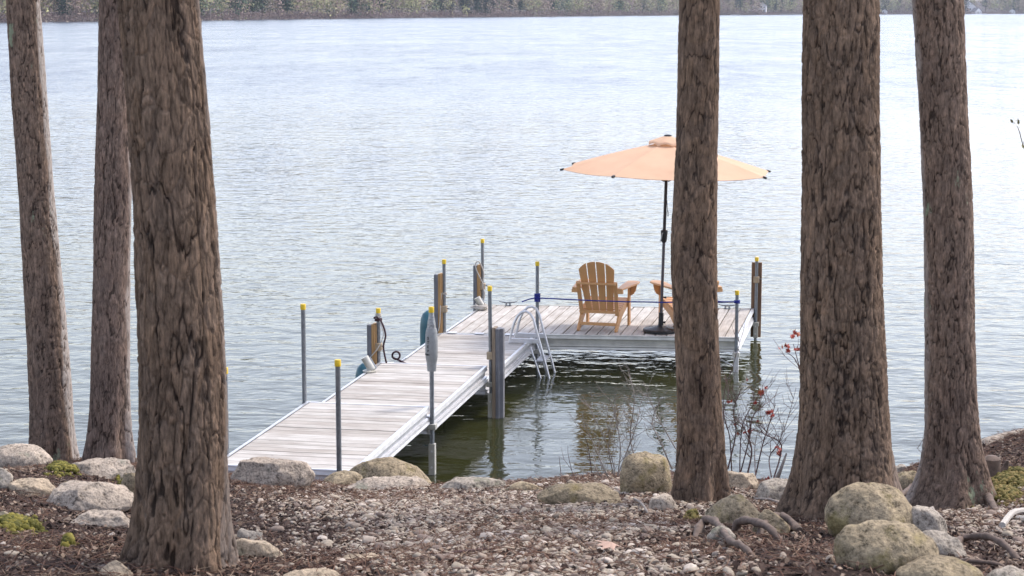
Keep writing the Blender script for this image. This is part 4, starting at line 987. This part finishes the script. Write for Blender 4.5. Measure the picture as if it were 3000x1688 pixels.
# ropes
def spline(P, k=8):
    P = [Vector(p) for p in P]; Q = []; n = len(P)
    for i in range(n - 1):
        p0, p1, p2, p3 = P[max(i - 1, 0)], P[i], P[i + 1], P[min(i + 2, n - 1)]
        for j in range(k):
            t = j / k; Q.append(.5 * ((2 * p1) + (p2 - p0) * t + (2 * p0 - 5 * p1 + 4 * p2 - p3) * t * t + (3 * p1 - p0 - 3 * p2 + p3) * t ** 3))
    return Q + [P[-1]]
def rope(label, pts, r, mat, extra=(), name='rope'):
    t_ = thing(name, label, 'rope', Vector(pts[0]))
    b = Vector(pts[0]); MB().tube([p - b for p in spline(pts)], r, 7).part('line', M[mat], t_, True)
    for e in extra: MB().tube([p - b for p in spline(e)], r, 7).part('knot', M[mat], t_, True)
    return t_
def coil(c, r, turns, z, dz=.008, n=10):
    return [Vector((c.x + r * math.cos(2 * PI * i / n), c.y + r * math.sin(2 * PI * i / n), z + dz * i / n + .002 * math.sin(i * 2.1))) for i in range(int(n * turns) + 1)]
c9, c10 = P9.location, P10.location
z9, z10 = .44 + .49, .44 + .475
mid = [Vector((c9.x + (c10.x - c9.x) * f_, c9.y + (c10.y - c9.y) * f_ - .03, z9 + (z10 - z9) * f_ - .025 * math.sin(PI * f_) + .003 * math.sin(40 * f_))) for f_ in np.linspace(0, 1, 14)]
rope('blue rope stretched behind the chairs between two platform posts', mid, .0085, 'rope_blue', [coil(c9, .034, 6, z9 - .055, .018), coil(c10, .032, 3, z10 - .02, .012), [Vector((c9.x, c9.y - .03, z9)), Vector((c9.x - .09, c9.y - .04, z9 - .01)), Vector((c9.x - .20, c9.y - .03, z9 - .05))],
      [mid[11] + Vector((0, -.01, .004)), mid[11] + Vector((.05, -.015, .022)), mid[12] + Vector((0, -.01, .01)), mid[13]]])
c6 = P6.location
rope('maroon rope hung over the short left post', [c6 + Vector(p) for p in ((-.05, -.04, 1.12), (-.01, -.045, 1.13), (.05, -.045, 1.05), (.085, -.05, .92), (.06, -.05, .80), (.07, -.05, .70), (.10, -.05, .56))], .011, 'rope_maroon', [coil(c6, .034, 2, 1.08, .014)])
rope('thin white line tied to the short left post and trailing to the water', [c6 + Vector(p) for p in ((.0, -.04, 1.14), (.05, -.06, 1.0), (.06, -.06, .92), (.0, -.07, .78), (-.08, -.06, .68), (-.14, -.02, .60), (-.16, 0, .42))], .006, 'rope_white', [coil(c6, .030, 3, 1.13, .012)])
c7 = P7.location
rope('white line hanging down the tallest bumper post', [c7 + Vector(p) for p in ((-.03, -.04, .97), (-.045, -.05, .85), (-.05, -.075, .7), (-.06, -.075, .55), (-.075, -.07, .47))], .006, 'rope_white', [coil(c7, .032, 2, .94, .014)])
c8 = P8.location
rope('white rope draped over the far left platform post and bumper', [c8 + Vector(p) for p in ((.03, -.04, .70), (-.01, -.06, .80), (-.08, -.07, .95), (-.10, -.06, 1.05), (-.06, -.05, 1.08), (-.02, -.04, 1.03), (.02, -.04, .9), (-.0, -.05, .75), (.03, -.05, .62), (.01, -.05, .5))], .009, 'rope_white', [coil(c8, .032, 2, .70, .012)])
cs = PW(.02, PLB - .50)
rope('tangled coil of white rope on the far left platform edge', [cs + Vector((.10 * math.cos(a * 1.7) * (1 - .02 * a) + .03 * math.sin(a * 3), .10 * math.sin(a * 1.7) * (1 - .02 * a), .46 + .003 * a + .018 * abs(math.sin(a * 1.1)))) for a in np.linspace(0, 16, 44)], .010, 'rope_white')
ck_ = DW(-1.20, .62); ring = [ck_ + Vector((-.05 + .045 * math.cos(a), .0 + .01 * math.sin(a * 2), .57 + .045 * math.sin(a))) for a in np.linspace(0, 2 * PI * 1.6, 20)]
rope('maroon rope looped over the raised cleat and lying on the planks', ring + [ck_ + Vector(p) for p in ((.0, -.02, .51), (.08, -.04, .475), (.18, -.08, .462), (.27, -.10, .458), (.20, -.14, .458), (.05, -.10, .458), (-.04, -.06, .458))], .012, 'rope_maroon')

# ------------------------------------------------------------------ chairs
def chair(label, w, rz):
    """x right, y towards the lake (seat front), origin between the rear feet"""
    t_ = thing('adirondack_chair', label, 'chair', w, rz, 'tan slatted chairs on the platform'); cm = M['chair']
    # side stringers with rounded rear foot
    for s_ in (-1, 1):
        x0 = s_ * .255
        poly = [(-.06, 0), (.02, -.0), (.06, .03), (.30, .17), (.66, .275), (.70, .30), (.69, .345), (.63, .355), (.28, .285), (.14, .25), (.03, .13), (-.075, .03)]
        MB().prism(poly, 'x', x0 - .014, x0 + .014).part('side_rail', cm, t_, bevel=.004)
        MB().box(s_ * .285 - .014, s_ * .285 + .014, .565, .655, 0, .555).part('leg', cm, t_, bevel=.004)
        # armrest: narrow at the back, wide paddle in front
        a = s_ * 1
        poly = [(a * .255, -.06), (a * .335, -.06), (a * .375, .25), (a * .415, .55), (a * .41, .70), (a * .36, .76), (a * .29, .76), (a * .235, .70), (a * .24, .4), (a * .262, .1)]
        MB().prism(poly, 'z', .557, .583).part('armrest', cm, t_, bevel=.004)
        MB().prism([(a * .301, .556), (a * .392, .556), (a * .375, .47), (a * .345, .42), (a * .301, .395)], 'y', .60, .626).part('arm_bracket', cm, t_, bevel=.003)
        MB().box(min(a * .262, a * .345), max(a * .262, a * .345), -.055, -.005, .512, .555).part('arm_support', cm, t_, bevel=.003)
        MB().bar((a * .238, .105, .20), (a * .252, -.085, .665), .03, .05, (1, 0, 0)).part('back_upright', cm, t_, bevel=.003)
    MB().box(-.24, .24, -.012, .018, .075, .115).part('stretcher', cm, t_, bevel=.004)
    MB().box(-.27, .27, .07, .11, .225, .262).part('back_rail', cm, t_, bevel=.004)
    MB().box(-.265, .265, -.125, -.065, .628, .658).part('back_rail', cm, t_, bevel=.004)
    # back slats fan out and make an arch
    def bp(x, s):   # s: 0 bottom .. 1 top along the back; returns point
        return Vector((x, .125 - .27 * s, .235 + .70 * s))
    n_ = Vector((0, .70, .27)).normalized() * .018
    nsl = 4
    for i in range(nsl):
        f0, f1 = (i / nsl) * 2 - 1, ((i + 1) / nsl) * 2 - 1
        def xx(f, s): return f * (.185 + .062 * min(s, .85) / .85)
        g_ = .0072; ring_ = []
        S_ = [0, .25, .5, .75]
        def top(f): return 1.0 - .155 * abs(f) ** 2.3
        L_ = [(xx(f0, s) + g_, s) for s in S_] ; R2 = [(xx(f1, s) - g_, s) for s in S_]
        T_ = [(xx(f0 + (f1 - f0) * q, .85) + g_ * (1 - 2 * q), top(f0 + (f1 - f0) * q)) for q in (0, .25, .5, .75, 1)]
        ring_ = L_ + T_ + R2[::-1]
        m_ = MB(); nn = len(ring_)
        cur = lambda x: Vector((0, -.35 * (.24 ** 2 - x * x), 0))   # slight hollow
        for off in (Vector((0, 0, 0)), n_):
            for x, s in ring_: m_.v.append(tuple(bp(x, s) + off + cur(x)))
        m_.f = [tuple(range(nn)), tuple(range(nn, 2 * nn))[::-1]] + [(k, nn + k, nn + (k + 1) % nn, (k + 1) % nn) for k in range(nn)]
        m_.part('back_slat', cm, t_, bevel=.002)
    for i in range(7):
        y = .15 + i * .082; z = .262 + (y - .1) * .165 + (.0 if i < 6 else -.01)
        MB().box(-.272, .272, -.036, .036, 0, .018).part('seat_slat', cm, t_, bevel=.004, loc=(0, y, z), rot=(R(9) if i < 6 else R(-18), 0, 0))
    return t_
chair('tan slatted chair standing clear on the left of the umbrella', Vector((1.13, 25.31, .443)), R(-16))
chair('tan slatted chair half hidden behind the slim pine', Vector((2.43, 25.34, .443)), R(15))

# ------------------------------------------------------------------ umbrella
um = thing('patio_umbrella', 'open peach patio umbrella on a dark pole, between the two chairs', 'umbrella', Vector((1.955, 25.27, .443)))
um.rotation_euler = (0, R(1.5), 0)
ZR, RR, ZA = 2.13, 1.40, 2.50
def cp(k, f, sag=0):      # canopy point on rib k at fraction f
    a = R(-32.5 + 45 * k); r_ = RR * f; z = ZA - (ZA - ZR) * (f ** 1.05) + .012 * math.sin(PI * f)
    return Vector((r_ * math.cos(a), r_ * math.sin(a), z))
for k in range(8):
    nr, nc = 10, 8; m_ = MB()
    for i in range(nr + 1):
        f = .10 + .90 * i / nr; A, B = cp(k, f), cp(k + 1, f)
        for j in range(nc + 1):
            t = j / nc; p = A.lerp(B, t); s_ = math.sin(PI * t); p.z -= .022 * s_ * f; p -= Vector((p.x, p.y, 0)) * (.012 * s_ * f ** 4)
            m_.v.append(tuple(p))
    for i in range(nr):
        for j in range(nc): a = i * (nc + 1) + j; m_.f.append((a, a + 1, a + nc + 2, a + nc + 1))
    n0 = len(m_.v); m_.v += [(x, y, z - .006) for x, y, z in m_.v]
    m_.f += [tuple(n0 + q for q in f_[::-1]) for f_ in m_.f[:]]
    me = mesh('canopy_panel', m_.v, m_.f, M['canopy'], True); put('canopy_panel', me, um)
    MB().tube([cp(k, .03) - Vector((0, 0, .018)), cp(k, .35) - Vector((0, 0, .018)), cp(k, .7) - Vector((0, 0, .018)), cp(k, 1.0) - Vector((0, 0, .012))], .008, 6).part('rib', M['pole'], um, True)
    a = R(-32.5 + 45 * k); MB().tube([(.03 * math.cos(a), .03 * math.sin(a), 1.98), cp(k, .45) - Vector((0, 0, .025))], .006, 6).part('strut', M['pole'], um)
    e = cp(k, 1.0); MB().box(-.022, .028, -.016, .016, -.016, .010).part('rib_end', M['black'], um, loc=e, rot=(0, R(14), a), bevel=.003)
# scalloped top vent
m_ = MB(); nv = 64
for i in range(7):
    f = i / 6
    for j in range(nv):
        a = 2 * PI * j / nv + R(-32.5); sc_ = abs(math.sin(a * 4 - R(-32.5) * 4)); r_ = .025 + .225 * f * (1 - .04 * sc_); z = 2.575 - .085 * f ** 1.3 + (.028 * (sc_ - .6) * f ** 3)
        m_.v.append((r_ * math.cos(a), r_ * math.sin(a), z))
for i in range(6):
    for j in range(nv): m_.f.append((i * nv + j, i * nv + (j + 1) % nv, (i + 1) * nv + (j + 1) % nv, (i + 1) * nv + j))
for j in range(nv): m_.v.append((m_.v[6 * nv + j][0] * 1.01, m_.v[6 * nv + j][1] * 1.01, m_.v[6 * nv + j][2] - .022))
for j in range(nv): m_.f.append((6 * nv + j, 6 * nv + (j + 1) % nv, 7 * nv + (j + 1) % nv, 7 * nv + j))
put('vent', mesh('vent', m_.v, m_.f, M['canopy'], True), um)
MB().lathe([(.045, 2.565), (.05, 2.572), (.046, 2.588), (.015, 2.595)], 16).part('finial', M['black'], um, True)
MB().tube([(0, 0, 1.18), (0, 0, 2.56)], .021, 14).part('pole', M['pole'], um, True)
MB().tube([(0, 0, .05), (0, 0, 1.20)], .0195, 14).part('lower_pole', M['pole_low'], um, True)
crk = MB().lathe([(.024, 1.18), (.036, 1.20), (.042, 1.26), (.047, 1.32), (.046, 1.34), (.026, 1.35)], 14).part('crank_housing', M['black'], um, True)
MB().tube([(-.02, -.045, 1.31), (-.03, -.06, 1.31), (-.045, -.062, 1.22), (-.05, -.06, 1.20)], .007, 8).part('crank_handle', M['galv'], crk, True)
MB().tube(spline([(.02, 0, 1.74), (.03, -.02, 1.62), (.045, -.02, 1.57), (.048, -.02, 1.54), (.035, -.02, 1.53), (.028, -.02, 1.56), (.03, -.02, 1.62)]), .004, 6).part('cord', M['pole'], um, True)
bs_ = MB().lathe([(.225, 0), (.232, .008), (.232, .03), (.222, .04), (.205, .042), (.200, .036), (.185, .044), (.17, .048), (.165, .042), (.145, .052), (.13, .056), (.125, .050), (.10, .062), (.085, .066), (.078, .06), (.05, .075), (.034, .085), (.032, .25), (.026, .255)], 40).part('base', M['black'], um, True)
for z in (.13, .46): MB().tube([(.02, -.02, z), (.055, -.035, z)], [.008, .016], 8).part('tightening_knob', M['black'], um, True)

# ------------------------------------------------------------------ shrubs, twigs, fallen leaf
def leaf_mesh(mat, s):
    pts = [(0, 0)]; 
    out = [(.05, -.1), (.45, -.28), (.35, .0), (.75, .2), (.40, .30), (.48, .62), (.18, .50), (0, 1.0), (-.18, .50), (-.48, .62), (-.40, .30), (-.75, .2), (-.35, .0), (-.45, -.28), (-.05, -.1)]
    v = [(0, .2, .06)] + [(x, y, -.22 * abs(x) - .12 * y * y) for x, y in out]
    v = [(x * s, y * s, z * s) for x, y, z in v]; n = len(out)
    f = [(0, i + 1, (i + 1) % n + 1) for i in range(n)]
    k = len(v); v += [(x, y, z - .001) for x, y, z in v]; f += [(k + c, k + b, k + a) for a, b, c in f[:]]
    return mesh('leaf', v, f, mat)
LM = {k: leaf_mesh(M[k], 1.0) for k in ('red_leaf', 'orange_leaf', 'dead_leaf')}
LM['green_leaf'] = mesh('leaf', [(0, 0, 0), (.28, .35, .06), (.22, .75, .03), (0, 1.1, -.05), (-.22, .75, .03), (-.28, .35, .06), (0, .5, -.02)], [(0, 1, 6), (1, 2, 6), (2, 3, 6), (3, 4, 6), (4, 5, 6), (5, 0, 6)], M['green_leaf'])
def shrub(label, D, stems, leaves=(), mat='twig', tw=7, r0=.007, name='shrub', cat='shrub', seed=1, lm='red_leaf'):
    """stems: lists of (x, y) view pixels at depth D, first point near the ground; leaves: (x, y, size)"""
    rr_ = random.Random(seed); p0 = aty(stems[0][0][0] * K, stems[0][0][1] * K, D); base = Vector((p0.x, D, gz(p0.x, D)))
    t_ = thing(name, label, cat, base)
    for st in stems:
        P = []; 
        for i, (x, y) in enumerate(st):
            P.append(aty(x * K, y * K, D + rr_.uniform(-.12, .12)) - base)
        if len(st) > 1 and st is not None:
            Q = spline(P, 6); m = len(Q); k0 = r0 * rr_.uniform(.7, 1.1)
            rad = [k0 * (1 - .75 * i / m) for i in range(m)]
            m_ = MB().tube(Q, rad, 5)
            for _ in range(tw):
                i = rr_.randrange(int(m * .25), m - 1); d = (Q[min(i + 1, m - 1)] - Q[i]).normalized()
                s_ = Vector((rr_.uniform(-1, 1), rr_.uniform(-.5, .5), rr_.uniform(.1, .8))).normalized(); L_ = rr_.uniform(.06, .26)
                a = Q[i]; b = a + (s_ * .8 + d * .4) * L_ * .5; c = b + (s_ * .5 + d * .6 + Vector((rr_.uniform(-.4, .4), 0, .2))) * L_ * .5
                rt_ = max(.0018, rad[i] * .45); m_.tube([a, b, c], [rt_, rt_ * .8, rt_ * .5], 4)
                e = b + Vector((rr_.uniform(-1, 1), rr_.uniform(-.3, .3), rr_.uniform(0, 1))).normalized() * L_ * .35
                m_.tube([b, e], [rt_ * .6, rt_ * .4], 4)
            m_.part('stem', M[mat], t_, True)
    for (x, y, s_) in leaves:
        q = aty(x * K, y * K, D + rr_.uniform(-.1, .1)) - base
        for j in range(3 if s_ > .03 else 2):
            o = put('leaf', LM[lm if rr_.random() > .25 else ('orange_leaf' if lm == 'red_leaf' else lm)], t_, q + Vector((rr_.uniform(-.4, .4), 0, rr_.uniform(-.3, .3))) * s_, (rr_.uniform(.4, 2.2), rr_.uniform(-.6, .6), rr_.uniform(-3, 3)))
            o.scale = (s_, s_, s_)
    return t_
shrub('red-leaved maple sapling right of the slim pine', 14.6,
      [[(1860, 1195), (1862, 1120), (1870, 1060), (1905, 1000), (1915, 985)], [(1862, 1190), (1885, 1100), (1892, 1050), (1920, 1020), (1935, 1010)], [(1840, 1190), (1835, 1100), (1820, 1040), (1832, 985), (1822, 940)],
       [(1940, 1200), (1935, 1150), (1960, 1110), (1985, 1040), (2002, 975)], [(1945, 1205), (1965, 1120), (1920, 1090), (1905, 1060)], [(1900, 1195), (1920, 1110), (1940, 1050), (1950, 1015)],
       [(1880, 1190), (1890, 1130), (1870, 1075), (1850, 1055)], [(1830, 1180), (1850, 1090), (1845, 1030), (1860, 990)]],
      [(1914, 991, .045), (1932, 1040, .04), (1940, 1048, .03), (1962, 1140, .045), (1886, 1086, .035), (1858, 1092, .03), (1930, 1212, .05), (1835, 1010, .025), (1898, 1015, .03), (1878, 957, .025), (1925, 975, .025), (1942, 1035, .025), (1872, 1088, .025), (1848, 1068, .02), (1955, 1128, .03), (1903, 1060, .022)], 'twig', 19, .0075, seed=3)
shrub('maple twig with red leaves poking out left of the thickest pine', 13.0, [[(2040, 1195), (2035, 1080), (2018, 960), (2000, 905), (1975, 885)], [(2030, 1000), (2012, 930), (1995, 865)]], [(1975, 870, .035), (1992, 850, .035), (2000, 842, .035), (1966, 878, .028), (1985, 885, .03), (2004, 880, .03)], 'twig', 3, .006, seed=5)
shrub('bare twiggy shrub in front of the tall mossy boulder', 14.4,
      [[(1545, 1230), (1520, 1180), (1490, 1110), (1465, 1070)], [(1550, 1225), (1538, 1150), (1500, 1060), (1480, 1020)], [(1548, 1225), (1560, 1130), (1545, 1040), (1530, 1000)], [(1540, 1230), (1575, 1140), (1600, 1070), (1612, 1010)],
       [(1552, 1230), (1530, 1120), (1560, 1060)], [(1600, 1160), (1585, 1100), (1595, 1000), (1578, 930)], [(1690, 1180), (1660, 1110), (1640, 1060), (1660, 1010)], [(1700, 1130), (1660, 1060), (1640, 1020), (1618, 960)], [(1545, 1225), (1505, 1190), (1490, 1140)]], (), 'twig_grey', 14, .0065, seed=7)
shrub('single thin upright twig at the gravel rim right of centre', 15.0, [[(1413, 1212), (1410, 1185), (1406, 1150)]], (), 'twig', 0, .005, seed=8, name='twig', cat='twig')
shrub('thin dry stalks leaning by the rim left of the tall boulder', 14.8, [[(1492, 1215), (1478, 1120), (1465, 1090)], [(1445, 1210), (1430, 1150), (1428, 1120)]], (), 'twig', 1, .004, seed=9, name='twig', cat='twig')
shrub('short stubby dead branch leaning left of the thickest pine', 14.2, [[(1950, 1215), (1962, 1185), (1978, 1140)]], (), 'twig_grey', 0, .028, seed=10, name='dead_branch', cat='branch')
shrub('forked bare twig beside the rightmost pine', 12.6, [[(2338, 1175), (2325, 1150), (2305, 1125)], [(2335, 1170), (2328, 1140), (2320, 1112)]], (), 'twig', 1, .004, seed=11, name='twig', cat='twig')
sg = shrub('budding green twig reaching in at the right edge over the water', 9.0, [[(2640, 620), (2600, 430), (2575, 372), (2563, 330), (2557, 316)]], [(2557, 308, .022), (2551, 313, .022), (2562, 313, .022), (2573, 371, .026), (2564, 325, .010)], 'twig', 0, .0045, seed=12, name='twig', cat='twig', lm='green_leaf')
shrub('grey-stemmed leafless sapling between shrub and slim pine shadow', 13.8, [[(1900, 1200), (1898, 1130), (1905, 1085)], [(1823, 1150), (1820, 1000), (1840, 930), (1855, 880), (1870, 830)]], (), 'twig', 4, .004, seed=14, name='sapling', cat='sapling')
g = ground_hit(1545 * K, 1392 * K)
dl = put('fallen_leaf', LM['dead_leaf'], None, g + Vector((0, 0, .035)), (R(12), R(8), R(60))); dl.scale = (.10, .085, .1); tag(dl, 'large pale curled leaf lying on the gravel right of centre', 'leaf')
g = ground_hit(1712 * K, 1238 * K)
dl = put('fallen_leaf', LM['orange_leaf'], None, g + Vector((0, 0, .04)), (R(60), R(8), R(20))); dl.scale = (.045, .045, .045); tag(dl, 'small orange leaf on the ground at the slim pine', 'leaf')
# weathered stump and sticks on the right bank
g = ground_hit(2492 * K, 1212 * K)
st_ = thing('tree_stump', 'small weathered broken stump right of the rightmost pine', 'stump', g)
MB().lathe([(.09, -.05), (.075, .02), (.06, .08), (.058, .15), (.03, .17)], 12).part('trunk', M['root'], st_, True)
MB().tube([(.03, 0, .03), (.09, .0, .09), (.10, 0, .14)], [.03, .022, .01], 8).part('snag', M['root'], st_, True)
def stick(label, pts, r, mat):
    P = [ground_hit(x * K, y * K) + Vector((0, 0, r + l)) for x, y, l in pts]; b = P[0].copy()
    o = MB().tube([p - b for p in spline(P, 5)], r, 8).mesh('stick', M[mat], True)
    tag(put('stick', o, None, b), label, 'stick')
stick('pale birch stick lying at the right edge above the roots', [(2520, 1330, .0), (2545, 1308, .02), (2580, 1300, .02)], .016, 'rope_white')
stick('second pale stick below the birch stick at the right edge', [(2560, 1312, .0), (2590, 1325, .02)], .016, 'rope_white')
stick('thin pale stick lying between gravel and slim pine', [(1592, 1255, .0), (1615, 1285, .03), (1632, 1300, .0)], .006, 'twig_grey')
stick('thin bleached stick left of the thickest pine', [(1840 + 60, 1262, .01), (1935, 1268, .02), (1970, 1272, .0)], .008, 'twig_grey')
stick('thin dark twig lying across the gravel near the middle', [(1130, 1400, .01), (1200, 1395, .015), (1270, 1382, .0)], .005, 'twig')
